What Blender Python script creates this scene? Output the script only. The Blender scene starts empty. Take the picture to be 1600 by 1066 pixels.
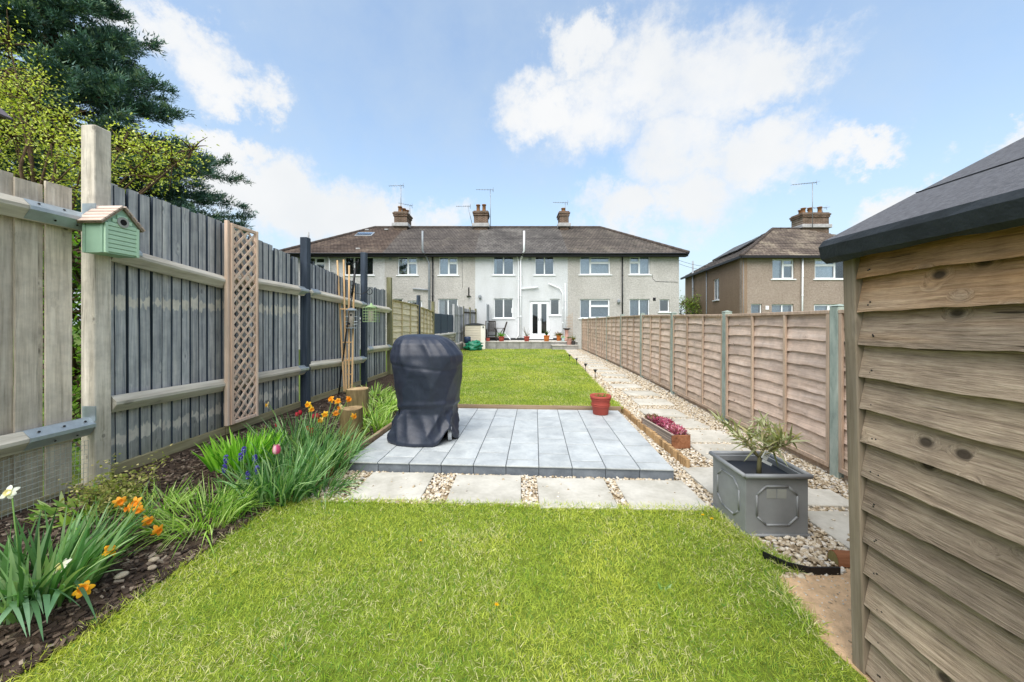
import bpy, math, random
import numpy as np
from mathutils import Vector, Matrix, noise as mnoise
R = math.radians
rng = np.random.default_rng(7); random.seed(7)
S = bpy.context.scene; C = S.collection

# ------------------------------------------------------------------ camera
EYE, F, CX, HZ = 1.47, 570.0, 800.0, 505.0
cd = bpy.data.cameras.new('camera'); cam = bpy.data.objects.new('camera', cd); C.objects.link(cam)
cam.location = (0, 0, EYE); cam.rotation_euler = (R(90), 0, 0)
cd.sensor_width = 36; cd.lens = F/1600*36; cd.shift_y = -(533-HZ)/1600; cd.clip_start = .05; cd.clip_end = 3000
S.camera = cam
def at(px, py, Y):                       # a point at depth Y seen at that place of the photograph
    return Vector(((px-CX)/F*Y, Y, EYE+(HZ-py)/F*Y))
def gp(px, py, z=0):                     # the same on a level of height z
    Y = (EYE-z)*F/(py-HZ); return Vector(((px-CX)/F*Y, Y, z))

# ------------------------------------------------------------------ sky, sun, exposure
EXPO = 1.62
SUN_EL, SUN_AZ = 55, 197                 # azimuth clockwise from +Y
W = bpy.data.worlds.new('World'); S.world = W; W.use_nodes = True
wn = W.node_tree; wn.nodes.clear()
def wnode(t, ins=None, **props):
    n = wn.nodes.new(t)
    for k, v in props.items(): setattr(n, k, v)
    for k, v in (ins or {}).items():
        s = n.inputs[k]
        if isinstance(v, bpy.types.NodeSocket): wn.links.new(v, s)
        else: s.default_value = v
    return n
def wmath(op, a, b=0.0, clamp=False):
    n = wnode('ShaderNodeMath', {0: a, 1: b}, operation=op); n.use_clamp = clamp; return n.outputs[0]
sky = wnode('ShaderNodeTexSky', sky_type='NISHITA', sun_disc=False, sun_elevation=R(SUN_EL), sun_rotation=R(SUN_AZ),
            altitude=50, air_density=1.3, dust_density=1.6, ozone_density=2.5)
tc = wnode('ShaderNodeTexCoord'); dirv = tc.outputs['Generated']
n1 = wnode('ShaderNodeTexNoise', {'Vector': dirv, 'Scale': 3.2, 'Detail': 7, 'Roughness': .62})
n2 = wnode('ShaderNodeTexNoise', {'Vector': dirv, 'Scale': 9, 'Detail': 8, 'Roughness': .66})
off = wnode('ShaderNodeVectorMath', {0: n2.outputs['Color'], 1: (.5, .5, .5)}, operation='SUBTRACT')
off = wnode('ShaderNodeVectorMath', {0: off.outputs[0], 'Scale': .24}, operation='SCALE')
wv = wnode('ShaderNodeVectorMath', {0: dirv, 1: off.outputs[0]}, operation='ADD').outputs[0]
wv = wnode('ShaderNodeVectorMath', {0: wv, 1: (1, 1, 1.45)}, operation='MULTIPLY').outputs[0]
CLOUDS = [(1110, 130, 150), (1190, 110, 110), (1010, 120, 130), (930, 175, 130), (850, 175, 90), (905, 75, 70), (1060, 230, 130), (1190, 245, 110),
          (1080, 310, 110), (970, 320, 90), (1290, 240, 70), (1360, 226, 52), (320, 95, 95), (265, 50, 80), (365, 125, 70), (345, 235, 60), (430, 310, 110),
          (520, 335, 110), (370, 300, 80), (600, 350, 80), (690, 345, 70), (1600, 215, 60), (1390, 330, 70), (1480, 300, 60)]
tot = None
def blob(c, r, tot):
    c = Vector(c).normalized(); c = Vector((c.x, c.y, c.z*1.45))
    d = wnode('ShaderNodeVectorMath', {0: wv, 1: c}, operation='DISTANCE').outputs['Value']
    m = wnode('ShaderNodeMapRange', {'Value': d, 'From Min': r*1.25, 'From Max': r*.15, 'To Min': 0., 'To Max': 1.}, interpolation_type='SMOOTHSTEP').outputs[0]
    return m if tot is None else wmath('MAXIMUM', tot, m)
for (x, y, r) in CLOUDS:
    v = Vector(((x-CX)/F, 1, (HZ-y)/F)); tot = blob(v, r/F/v.length, tot)
for v, r in (((-2, .2, .9), .35), ((2.2, .4, 1.1), .35), ((-1.4, -1, .8), .5), ((1.2, -1.4, .9), .5), ((0, -1, .5), .4), ((.2, .3, 1.6), .3), ((-2, -.3, .3), .3), ((2.2, -.3, .5), .35)):
    tot = blob(v, r, tot)
fine = wmath('MULTIPLY', wmath('SUBTRACT', n1.outputs['Fac'], .5), 1.5)
cm = wmath('ADD', tot, fine)
cmask = wnode('ShaderNodeMapRange', {'Value': cm, 'From Min': .17, 'From Max': .98, 'To Min': 0., 'To Max': 1.}, interpolation_type='SMOOTHSTEP').outputs[0]
thin = wnode('ShaderNodeMapRange', {'Value': n1.outputs['Fac'], 'From Min': .36, 'From Max': .8, 'To Min': 0.2, 'To Max': .68}).outputs[0]   # a veil of thin high cloud
sep = wnode('ShaderNodeSeparateXYZ', {0: dirv})
low = wnode('ShaderNodeMapRange', {'Value': sep.outputs['Z'], 'From Min': .50, 'From Max': .0, 'To Min': 0.1, 'To Max': .85}).outputs[0]
veil = wmath('MAXIMUM', thin, low)
SKY_STR = .15; KE = SKY_STR*2**EXPO
def v_(x): return (x[0]/KE, x[1]/KE, x[2]/KE, 1)
shade = wnode('ShaderNodeTexNoise', {'Vector': dirv, 'Scale': 5, 'Detail': 5})
ccol = wnode('ShaderNodeMix', {'Factor': shade.outputs['Fac'], 6: v_((.80, .84, .88)), 7: v_((1.02, 1.02, 1.02))}, data_type='RGBA').outputs[2]
boost = wnode('ShaderNodeMix', {'Factor': 1.0, 6: sky.outputs[0], 7: (.60, .60, .585, 1)}, data_type='RGBA', blend_type='MULTIPLY').outputs[2]
base = wnode('ShaderNodeMix', {'Factor': veil, 6: boost, 7: v_((.62, .74, .86))}, data_type='RGBA').outputs[2]
mixc_ = wnode('ShaderNodeMix', {'Factor': cmask, 6: base, 7: ccol}, data_type='RGBA').outputs[2]
bg = wnode('ShaderNodeBackground', {'Color': mixc_, 'Strength': SKY_STR})
wnode('ShaderNodeOutputWorld', {'Surface': bg.outputs[0]})
sl = bpy.data.lights.new('sun', 'SUN'); sun = bpy.data.objects.new('sun', sl); C.objects.link(sun)
sl.energy = 1.5; sl.angle = R(60); sl.color = (1, .96, .90)
sd = Vector((math.sin(R(SUN_AZ))*math.cos(R(SUN_EL)), math.cos(R(SUN_AZ))*math.cos(R(SUN_EL)), math.sin(R(SUN_EL))))
sun.rotation_euler = sd.to_track_quat('Z', 'Y').to_euler(); sun.location = sd*60
vs = S.view_settings; vs.view_transform = 'Standard'; vs.look = 'None'; vs.gamma = 1; vs.exposure = EXPO; vs.use_curve_mapping = False
S.cycles.use_denoising = True; S.cycles.max_bounces = 6; S.cycles.transparent_max_bounces = 12; S.cycles.caustics_reflective = False

# ------------------------------------------------------------------ mesh helpers
class MB:
    def __init__(s): s.v = []; s.f = []
    def add(s, vs, fs):
        o = len(s.v); s.v += [tuple(v) for v in vs]; s.f += [tuple(i+o for i in f) for f in fs]; return s
    def convex(s, vs, fs):
        vs = [Vector(v) for v in vs]; c = sum(vs, Vector())/len(vs); out = []
        for f in fs:
            n = Vector()
            for i in range(1, len(f)-1): n += (vs[f[i]]-vs[f[0]]).cross(vs[f[i+1]]-vs[f[0]])
            m = sum((vs[i] for i in f), Vector())/len(f)
            out.append(tuple(f) if n.dot(m-c) >= 0 else tuple(reversed(f)))
        return s.add(vs, out)
    def box(s, x0, x1, y0, y1, z0, z1, c=0.0, M=None):
        lo = (min(x0, x1), min(y0, y1), min(z0, z1)); hi = (max(x0, x1), max(y0, y1), max(z0, z1))
        sg = [(a, b, d) for a in (0, 1) for b in (0, 1) for d in (0, 1)]
        T = (lambda p: M @ Vector(p)) if M is not None else (lambda p: p)
        if c <= 0:
            vs = [T(tuple((lo, hi)[g[i]][i] for i in range(3))) for g in sg]
            fs = [(0, 1, 3, 2), (4, 6, 7, 5), (0, 4, 5, 1), (2, 3, 7, 6), (0, 2, 6, 4), (1, 5, 7, 3)]
            return s.convex(vs, fs)
        vs = []; ix = {}
        for g in sg:
            for a in range(3):
                ix[g, a] = len(vs)
                vs.append(T(tuple((lo, hi)[g[i]][i] + (0 if i == a else (c, -c)[g[i]]) for i in range(3))))
        fs = []
        for a in range(3):
            b, d = (a+1) % 3, (a+2) % 3
            for sa in (0, 1):
                q = []
                for (sb, sd_) in ((0, 0), (1, 0), (1, 1), (0, 1)):
                    g = [0, 0, 0]; g[a] = sa; g[b] = sb; g[d] = sd_; q.append(ix[tuple(g), a])
                fs.append(q)
            for sa in (0, 1):
                for sb in (0, 1):
                    g0 = [0, 0, 0]; g0[a] = sa; g0[b] = sb; g1 = list(g0); g1[d] = 1
                    fs.append([ix[tuple(g0), a], ix[tuple(g1), a], ix[tuple(g1), b], ix[tuple(g0), b]])
        for g in sg: fs.append([ix[g, 0], ix[g, 1], ix[g, 2]])
        return s.convex(vs, fs)
    def bar(s, p, q, w, h=None, c=0.0, up=(0, 0, 1)):
        p, q = Vector(p), Vector(q); h = h or w; d = q-p; L = d.length; x = d.normalized(); u = Vector(up)
        if abs(x.dot(u)) > .98: u = Vector((0, 1, 0))
        y = u.cross(x).normalized(); z = x.cross(y)
        M = Matrix((x, y, z)).transposed().to_4x4(); M.translation = p
        return s.box(0, L, -w/2, w/2, -h/2, h/2, c, M)
    def tube(s, pts, r, n=8, cap=True):
        pts = [Vector(p) for p in pts]; m = len(pts); rs = r if isinstance(r, (list, tuple)) else [r]*m
        vs = []; prev = None
        for i, p in enumerate(pts):
            t = (pts[min(i+1, m-1)]-pts[max(i-1, 0)]).normalized()
            if prev is None:
                u = t.cross(Vector((0, 0, 1)) if abs(t.z) < .9 else Vector((1, 0, 0))).normalized()
            else:
                u = (prev - t*prev.dot(t)); u = u.normalized() if u.length > 1e-6 else t.orthogonal().normalized()
            prev = u; w = t.cross(u)
            for k in range(n):
                a = 2*math.pi*k/n; vs.append(p+(u*math.cos(a)+w*math.sin(a))*rs[i])
        fs = [(i*n+k, i*n+(k+1) % n, (i+1)*n+(k+1) % n, (i+1)*n+k) for i in range(m-1) for k in range(n)]
        if cap: fs += [tuple(reversed(range(n))), tuple((m-1)*n+k for k in range(n))]
        return s.add(vs, fs)
    def lathe(s, prof, n=20, c=(0, 0, 0), cap0=True, cap1=True):
        vs = [(c[0]+r*math.cos(2*math.pi*k/n), c[1]+r*math.sin(2*math.pi*k/n), c[2]+z) for r, z in prof for k in range(n)]
        m = len(prof)
        fs = [(i*n+k, i*n+(k+1) % n, (i+1)*n+(k+1) % n, (i+1)*n+k) for i in range(m-1) for k in range(n)]
        if cap0: fs.append(tuple(reversed(range(n))))
        if cap1: fs.append(tuple((m-1)*n+k for k in range(n)))
        return s.add(vs, fs)
    def prism(s, pts, d):                # a flat outline (3D points) pushed along d
        pts = [Vector(p) for p in pts]; d = Vector(d); n = len(pts)
        nn = Vector()
        for i in range(1, n-1): nn += (pts[i]-pts[0]).cross(pts[i+1]-pts[0])
        if nn.dot(d) > 0: pts.reverse()
        vs = pts+[p+d for p in pts]
        fs = [tuple(range(n)), tuple(reversed(range(n, 2*n)))]+[((i+1) % n, i, i+n, (i+1) % n+n) for i in range(n)]
        return s.add(vs, fs)
    def mesh(s, name='m', smooth=False):
        me = bpy.data.meshes.new(name); me.from_pydata(s.v, [], s.f)
        if smooth: me.polygons.foreach_set('use_smooth', [True]*len(me.polygons))
        return me
    def build(s, name, mat, parent=None, loc=(0, 0, 0), rot=(0, 0, 0), smooth=False):
        return obj(name, s.mesh(name, smooth), mat, parent, loc, rot)
def obj(name, me, mat, parent=None, loc=(0, 0, 0), rot=(0, 0, 0)):
    if mat is not None and not me.materials: me.materials.append(mat)
    o = bpy.data.objects.new(name, me); C.objects.link(o); o.location = loc; o.rotation_euler = rot
    if parent is not None: o.parent = parent
    return o
def tag(o, label, cat, group=None):
    o['label'] = label; o['category'] = cat
    if group: o['group'] = group
    return o
def thing(name, label, cat, loc=(0, 0, 0), rot=(0, 0, 0), group=None):
    o = bpy.data.objects.new(name, None); C.objects.link(o); o.location = loc
    o.rotation_euler = rot if isinstance(rot, (tuple, list)) else (0, 0, rot); o.empty_display_size = .1
    return tag(o, label, cat, group)
def struct(o): o['kind'] = 'structure'; return o
def stuff(o): o['kind'] = 'stuff'; return o
def arr_mesh(name, V, Q, col=None, smooth=False):    # big meshes from arrays; Q is an (n,3) or (n,4) index array
    me = bpy.data.meshes.new(name); V = np.asarray(V, np.float32); Q = np.asarray(Q, np.int32); k = Q.shape[1]
    me.vertices.add(len(V)); me.vertices.foreach_set('co', V.ravel())
    me.loops.add(Q.size); me.loops.foreach_set('vertex_index', Q.ravel())
    me.polygons.add(len(Q)); me.polygons.foreach_set('loop_start', np.arange(0, Q.size, k, dtype=np.int32))
    if smooth: me.polygons.foreach_set('use_smooth', np.ones(len(Q), bool))
    if col is not None:
        a = me.color_attributes.new('tint', 'FLOAT_COLOR', 'POINT')
        a.data.foreach_set('color', np.concatenate([np.asarray(col, np.float32), np.ones((len(V), 1), np.float32)], 1).ravel())
    me.update(); me.validate(); return me
def blades(root, d, L, wd, droop, segs=2, col=None, fold=None, side=None, power=1.6):
    """strap leaves: root (n,3), d (n,3) unit direction, length, width, droop; gives V, Q, colours"""
    n = len(root); L = np.broadcast_to(L, n)[:, None]; wd = np.broadcast_to(wd, n)[:, None]; droop = np.broadcast_to(droop, n)[:, None]
    if side is None:
        a = rng.uniform(0, 2*np.pi, n); side = np.stack([np.cos(a), np.sin(a), np.zeros(n)], 1)
    side = side-d*(side*d).sum(1, keepdims=True); side /= np.linalg.norm(side, axis=1, keepdims=True)+1e-9
    hd = d.copy(); hd[:, 2] = 0; hd /= np.linalg.norm(hd, axis=1, keepdims=True)+1e-6
    V = np.zeros((n, segs+1, 2, 3))
    for i in range(segs+1):
        t = i/segs
        p = root+d*L*t+droop*L*t**2*(np.array([0, 0, -1.])*.75+hd*.35)
        w = wd*.5*(max(.04, 1-t**power))*(1 if i else .75)
        V[:, i, 0] = p-side*w; V[:, i, 1] = p+side*w
    m = (segs+1)*2; b = np.arange(n)[:, None]*m
    Q = np.concatenate([b+np.array([[2*i, 2*i+1, 2*i+3, 2*i+2]]) for i in range(segs)], 0)
    cc = None if col is None else np.repeat(col, m, 0)
    return V.reshape(-1, 3), Q, cc
def cat(parts):
    Vs, Qs, Cs, o = [], [], [], 0
    for V, Q, c in parts: Vs.append(V); Qs.append(Q+o); Cs.append(c); o += len(V)
    return np.concatenate(Vs), np.concatenate(Qs), (np.concatenate(Cs) if Cs[0] is not None else None)
def inside(P, poly):
    x, y = P[:, 0], P[:, 1]; r = np.zeros(len(P), bool); n = len(poly)
    for i in range(n):
        (x0, y0), (x1, y1) = poly[i][:2], poly[(i+1) % n][:2]
        if y0 == y1: continue
        r ^= ((y0 > y) != (y1 > y)) & (x < (x1-x0)*(y-y0)/(y1-y0)+x0)
    return r
def scatter(poly, dens):
    a = np.array([p[:2] for p in poly]); lo, hi = a.min(0), a.max(0)
    n = int(dens*np.prod(hi-lo)); P = rng.uniform(lo, hi, (n, 2)); return P[inside(P, poly)]

# ------------------------------------------------------------------ materials
def rgb(h, k=1.0):
    h = h.lstrip('#'); c = [int(h[i:i+2], 16)/255 for i in (0, 2, 4)]
    return tuple(((x/12.92) if x <= .04045 else ((x+.055)/1.055)**2.4)*k for x in c)+(1,)
class Mat:
    def __init__(s, name, rough=.8, spec=.3, metal=0.0):
        s.m = bpy.data.materials.new(name); s.m.use_nodes = True; s.t = s.m.node_tree
        s.b = s.t.nodes['Principled BSDF']; s.b.inputs['Roughness'].default_value = rough
        s.b.inputs['Specular IOR Level'].default_value = spec; s.b.inputs['Metallic'].default_value = metal
        s.out = s.t.nodes['Material Output']
    def n(s, t, ins=None, **props):
        n = s.t.nodes.new(t)
        for k, v in props.items(): setattr(n, k, v)
        for k, v in (ins or {}).items():
            if isinstance(v, bpy.types.NodeSocket): s.t.links.new(v, n.inputs[k])
            else: n.inputs[k].default_value = v
        return n
    def set(s, k, v):
        if isinstance(v, bpy.types.NodeSocket): s.t.links.new(v, s.b.inputs[k])
        else: s.b.inputs[k].default_value = v
    def math(s, op, a, b=0.0, clamp=False):
        n = s.n('ShaderNodeMath', {0: a, 1: b}, operation=op); n.use_clamp = clamp; return n.outputs[0]
    def mix(s, f, a, b, mode='MIX'): return s.n('ShaderNodeMix', {'Factor': f, 6: a, 7: b}, data_type='RGBA', blend_type=mode).outputs[2]
    def ramp(s, f, stops, interp='LINEAR'):
        n = s.n('ShaderNodeValToRGB', {'Fac': f}); r = n.color_ramp; r.interpolation = interp
        while len(r.elements) < len(stops): r.elements.new(.5)
        for e, (p, c) in zip(r.elements, stops): e.position = p; e.color = c
        return n.outputs[0]
    def rnd(s): return s.n('ShaderNodeObjectInfo').outputs['Random']
    def objvec(s, scale=(1, 1, 1), shift=True):
        v = s.n('ShaderNodeTexCoord').outputs['Object']
        if shift:
            o = s.n('ShaderNodeVectorMath', {0: (31.7, 17.3, 23.9), 'Scale': s.rnd()}, operation='SCALE').outputs[0]
            v = s.n('ShaderNodeVectorMath', {0: v, 1: o}, operation='ADD').outputs[0]
        return s.n('ShaderNodeVectorMath', {0: v, 1: scale}, operation='MULTIPLY').outputs[0]
    def noise(s, vec, scale, detail=4, rough=.55, dist=0): return s.n('ShaderNodeTexNoise', {'Vector': vec, 'Scale': scale, 'Detail': detail, 'Roughness': rough, 'Distortion': dist}).outputs['Fac']
    def pos(s): return s.n('ShaderNodeNewGeometry').outputs['Position']
    def island(s): return s.n('ShaderNodeNewGeometry').outputs['Random Per Island']
    def bump(s, h, strength=.4, dist=.01): s.set('Normal', s.n('ShaderNodeBump', {'Height': h, 'Strength': strength, 'Distance': dist}).outputs[0])
def plain(name, h, rough=.6, spec=.4, metal=0.0, var=.12, nscale=9, k=1.0, bump=0.0):
    g = Mat(name, rough, spec, metal); c = rgb(h, k); v = g.objvec()
    f = g.noise(v, nscale, 5); d = tuple(x*(1-var) for x in c[:3])+(1,); u = tuple(min(1, x*(1+var)) for x in c[:3])+(1,)
    g.set('Base Color', g.ramp(f, [(.3, d), (.7, u)]))
    if bump: g.bump(g.noise(v, nscale*6, 4), bump, .01)
    return g.m
def wood(name, dark, mid, light, axis='z', freq=26, stretch=.05, knots=0.0, ks=(5.0, 2.6), cracks=0.0, rough=.88, bump=.35, stain=None, band=None, warm=None, vary=.25):
    """weathered board: streaky grain along axis, knots, per-board tone"""
    g = Mat(name, rough, .2)
    sc = [1, 1, 1]; sc['xyz'.index(axis)] = stretch
    v = g.objvec(); vg = g.n('ShaderNodeVectorMath', {0: v, 1: tuple(sc)}, operation='MULTIPLY').outputs[0]
    kd = None
    if knots:
        sk = [ks[0]]*3; sk['xyz'.index(axis)] = ks[1]
        vk = g.n('ShaderNodeVectorMath', {0: v, 1: tuple(sk)}, operation='MULTIPLY').outputs[0]
        vo = g.n('ShaderNodeTexVoronoi', {'Vector': vk, 'Scale': 1.0, 'Randomness': 1.0}); kr = g.n('ShaderNodeSeparateColor', {0: vo.outputs['Color']}).outputs[0]
        gate = g.n('ShaderNodeMapRange', {'Value': kr, 'From Min': .40, 'From Max': .43, 'To Min': 1., 'To Max': 0.}).outputs[0]
        kd = g.math('ADD', vo.outputs['Distance'], gate)
        swirl = g.n('ShaderNodeMapRange', {'Value': kd, 'From Min': .30, 'From Max': 0., 'To Min': 0., 'To Max': .035*knots}).outputs[0]
        add = g.n('ShaderNodeCombineXYZ', {0: swirl, 1: swirl, 2: swirl}).outputs[0]
        vg = g.n('ShaderNodeVectorMath', {0: vg, 1: add}, operation='ADD').outputs[0]
    fine = g.noise(vg, freq*3, 6, .65); coarse = g.noise(vg, freq, 4, .6, .4); blot = g.noise(v, 2.3, 4)
    f = g.math('ADD', g.math('MULTIPLY', fine, .45), g.math('MULTIPLY', coarse, .55))
    col = g.ramp(f, [(.30, rgb(dark)), (.5, rgb(mid)), (.70, rgb(light))])
    bl = g.ramp(blot, [(.3, (.84, .84, .84, 1)), (.7, (1.16, 1.14, 1.11, 1))])
    col = g.mix(.8, col, bl, 'MULTIPLY')
    tone = g.ramp(g.rnd(), [(0, (1-vary, 1-vary, 1-vary, 1)), (1, (1+vary*.55, 1+vary*.5, 1+vary*.42, 1))])
    col = g.mix(1.0, col, tone, 'MULTIPLY')
    if stain:                                       # green algae low down and in blotches
        z = g.n('ShaderNodeSeparateXYZ', {0: g.pos()}).outputs['Z']
        h = g.n('ShaderNodeMapRange', {'Value': z, 'From Min': stain[1], 'From Max': stain[2], 'To Min': .75, 'To Max': 0.}).outputs[0]
        col = g.mix(g.math('MULTIPLY', h, g.math('ADD', blot, .2), True), col, rgb(stain[0]))
    if band:                                        # paint stops short where old rails were: bare streaks at given heights
        z = g.n('ShaderNodeSeparateXYZ', {0: g.pos()}).outputs['Z']
        wob = g.noise(g.objvec((1, 1, .35)), 16, 4)
        tot = None
        for zc, hw in band[1]:
            jit = g.math('MULTIPLY', g.math('SUBTRACT', g.rnd(), .5), .035)
            dz = g.math('ABSOLUTE', g.math('SUBTRACT', g.math('ADD', z, jit), zc))
            e = g.math('SUBTRACT', g.math('ADD', hw, g.math('MULTIPLY', g.math('SUBTRACT', wob, .5), .30)), dz)
            e = g.n('ShaderNodeMapRange', {'Value': e, 'From Min': -.004, 'From Max': .012, 'To Min': 0., 'To Max': 1.}).outputs[0]
            tot = e if tot is None else g.math('MAXIMUM', tot, e)
        bare = g.ramp(f, [(.3, rgb(band[0], .75)), (.7, rgb(band[0], 1.1))])
        col = g.mix(tot, col, bare)
    if warm:                                        # unweathered brown where the eaves keep the rain off
        z = g.n('ShaderNodeSeparateXYZ', {0: g.pos()}).outputs['Z']
        h = g.n('ShaderNodeMapRange', {'Value': g.math('ADD', z, g.math('MULTIPLY', g.math('SUBTRACT', g.noise(vg, 7, 3), .5), .55)), 'From Min': warm[1], 'From Max': warm[2], 'To Min': 0., 'To Max': .85}).outputs[0]
        wc = g.ramp(f, [(.3, rgb(warm[0], .55)), (.7, rgb(warm[0], 1.25))])
        col = g.mix(h, col, wc)
    if cracks:                                      # thin dark drying cracks along the grain, and damp blotches
        sc2 = [1, 1, 1]; sc2['xyz'.index(axis)] = .035
        ck = g.noise(g.n('ShaderNodeVectorMath', {0: v, 1: tuple(sc2)}, operation='MULTIPLY').outputs[0], 95, 2, .5)
        ckf = g.n('ShaderNodeMapRange', {'Value': ck, 'From Min': .30, 'From Max': .25, 'To Min': 0., 'To Max': cracks}).outputs[0]
        col = g.mix(ckf, col, rgb(dark, .4))
        col = g.mix(.75, col, g.ramp(g.noise(v, 7, 5, .65), [(.3, (.76, .75, .74, 1)), (.6, (1.16, 1.14, 1.11, 1))]), 'MULTIPLY')
    if kd is not None:
        ring = g.n('ShaderNodeMapRange', {'Value': kd, 'From Min': .13*max(1, knots), 'From Max': .07*max(1, knots), 'To Min': 0., 'To Max': min(.9, .8*knots)}).outputs[0]
        col = g.mix(ring, col, rgb(dark, .35))
    g.set('Base Color', col); g.bump(f, bump, .012)
    return g.m
def leafmat(name, trans=.35, rough=.5, spec=.3):
    g = Mat(name, rough, spec); a = g.n('ShaderNodeAttribute', attribute_name='tint').outputs['Color']
    g.set('Base Color', a); tr = g.n('ShaderNodeBsdfTranslucent', {'Color': g.mix(1.0, a, (1.5, 1.6, .7, 1), 'MULTIPLY')})
    mx = g.n('ShaderNodeMixShader', {0: trans, 1: g.b.outputs[0], 2: tr.outputs[0]}); g.t.links.new(mx.outputs[0], g.out.inputs[0])
    return g.m
def glass(name, tint='#f2f6f8', refl=.10):
    g = Mat(name); tr = g.n('ShaderNodeBsdfTransparent', {'Color': rgb(tint)}); gl = g.n('ShaderNodeBsdfGlossy', {'Color': (.9, .95, 1, 1), 'Roughness': .02})
    fr = g.math('ADD', g.n('ShaderNodeFresnel', {'IOR': 1.5}).outputs[0], refl, True)
    mx = g.n('ShaderNodeMixShader', {0: fr, 1: tr.outputs[0], 2: gl.outputs[0]}); g.t.links.new(mx.outputs[0], g.out.inputs[0])
    return g.m
def render_wall(name, c0, c1, grain=70, bump=.9):   # roughcast / pebbledash
    g = Mat(name, .92, .15); v = g.objvec(shift=False)
    big = g.noise(v, .7, 5, .6); sm = g.n('ShaderNodeTexVoronoi', {'Vector': v, 'Scale': grain}).outputs['Distance']; md = g.noise(v, grain*.35, 5, .7)
    col = g.ramp(g.math('ADD', g.math('MULTIPLY', md, .65), g.math('MULTIPLY', big, .35)), [(.32, rgb(c0)), (.62, rgb(c1))])
    streak = g.noise(g.objvec((1.5, 1.5, .5), False), 1.3, 6)
    col = g.mix(.45, col, g.ramp(streak, [(.3, (.80, .80, .78, 1)), (.65, (1.03, 1.03, 1.03, 1))]), 'MULTIPLY')
    g.set('Base Color', col); g.bump(g.math('ADD', md, g.math('MULTIPLY', sm, .6)), bump, .05); return g.m
def roof_mat(name, c0, c1, lichen, amt):
    g = Mat(name, .9, .2); v = g.objvec(shift=False)
    br = g.n('ShaderNodeTexBrick', {'Vector': g.n('ShaderNodeVectorMath', {0: v, 1: (1, 1.16, 0)}, operation='MULTIPLY').outputs[0], 'Color1': rgb(c0), 'Color2': rgb(c1), 'Mortar': rgb(c0, .3), 'Scale': 1.0, 'Mortar Size': .012, 'Brick Width': .2, 'Row Height': .23})
    big = g.noise(v, .8, 6, .65); sp = g.noise(v, 7, 5, .7)
    col = g.mix(.7, br.outputs['Color'], g.ramp(big, [(.3, (.6, .6, .6, 1)), (.7, (1.3, 1.28, 1.25, 1))]), 'MULTIPLY')
    l = g.n('ShaderNodeMapRange', {'Value': g.math('ADD', g.math('MULTIPLY', big, .6), g.math('MULTIPLY', sp, .5)), 'From Min': .62-amt*.12, 'From Max': .72, 'To Min': 0., 'To Max': amt}).outputs[0]
    g.set('Base Color', g.mix(l, col, rgb(lichen))); g.bump(sp, .3, .02); return g.m
def stone(name, cols, scale=3, rough=.85, bump=.15, spec=.25, vary=.1):
    g = Mat(name, rough, spec); v = g.objvec(); a = g.noise(v, scale, 6, .6, .5); b = g.noise(v, scale*9, 5, .6)
    f = g.math('ADD', g.math('MULTIPLY', a, .75), g.math('MULTIPLY', b, .25))
    col = g.ramp(f, [(.36, rgb(cols[0])), (.5, rgb(cols[1])), (.64, rgb(cols[2]))])
    col = g.mix(.5, col, g.ramp(g.noise(v, 1.7, 5, .7, 1.0), [(.35, (.84, .84, .83, 1)), (.6, (1.05, 1.05, 1.05, 1))]), 'MULTIPLY')
    col = g.mix(1.0, col, g.ramp(g.rnd(), [(0, (1-vary,)*3+(1,)), (1, (1+vary,)*3+(1,))]), 'MULTIPLY')
    g.set('Base Color', col); g.bump(b, bump, .01); return g.m
def island_mat(name, stops, rough=.8, nscale=30):
    g = Mat(name, rough, .3); c = g.ramp(g.island(), stops); n = g.noise(g.pos(), nscale, 4)
    g.set('Base Color', g.mix(.6, c, g.ramp(n, [(.3, (.7, .7, .7, 1)), (.7, (1.15, 1.15, 1.15, 1))]), 'MULTIPLY')); g.bump(n, .3, .004); return g.m
m = {}
m['wood_bare'] = wood('weathered bare fence board', '#a0978a', '#cdc3b5', '#e4dccf', 'z', 34, .045, .9, (7, 5), .7, stain=('#7d7a4e', -.1, .9))
m['post_bare'] = wood('weathered bare post', '#9a9387', '#cbc4b8', '#e2dcd2', 'z', 26, .06, .7, (8, 6), .7, stain=('#74703f', -.2, 1.0), vary=.05)
m['wood_grey'] = wood('grey stained fence board', '#6f7680', '#adb0b3', '#d6d5d1', 'z', 24, .04, .7, (7, 4), .5, stain=('#75744c', .15, .7), band=('#dbd5c8', [(1.66, .05), (.47, .045)]), vary=.22)
m['wood_far_grey'] = wood('grey stained fence board further on', '#6a717c', '#a5a9b0', '#cdcdcc', 'z', 24, .04, .6, (7, 4), .5, stain=('#75744c', .1, .6), vary=.25)
m['rail'] = wood('pale fence rail', '#8f887b', '#c2bcae', '#dcd8cc', 'x', 12, .05, .5, vary=.1)
m['gravel_board'] = wood('green tinged gravel board', '#6b6644', '#9c9372', '#b9b08e', 'x', 9, .06, .3, vary=.1)
m['post_dark_and_gap_shade'] = wood('dark navy post stain and board gap shade', '#232a36', '#38424f', '#525d6b', 'z', 14, .05, 0, rough=.6, vary=.05)
m['post_green'] = wood('mossy old post', '#4a4a35', '#77765b', '#97947a', 'z', 12, .06, .3, vary=.05)
m['lap'] = wood('pale brown lap fence slat', '#aa9789', '#d0bbac', '#e6d5c9', 'x', 24, .05, .8, (8, 5), .4, stain=('#8a8560', -.1, .35), vary=.14)
m['lap_batten'] = wood('brown fence batten', '#8f7c6c', '#b49f8c', '#cfbba6', 'z', 12, .06, .2, vary=.12)
m['lap_pale'] = wood('cream lap fence slat', '#b3a78c', '#dccfb2', '#efe6cf', 'x', 12, .05, .3, vary=.08)
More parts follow.
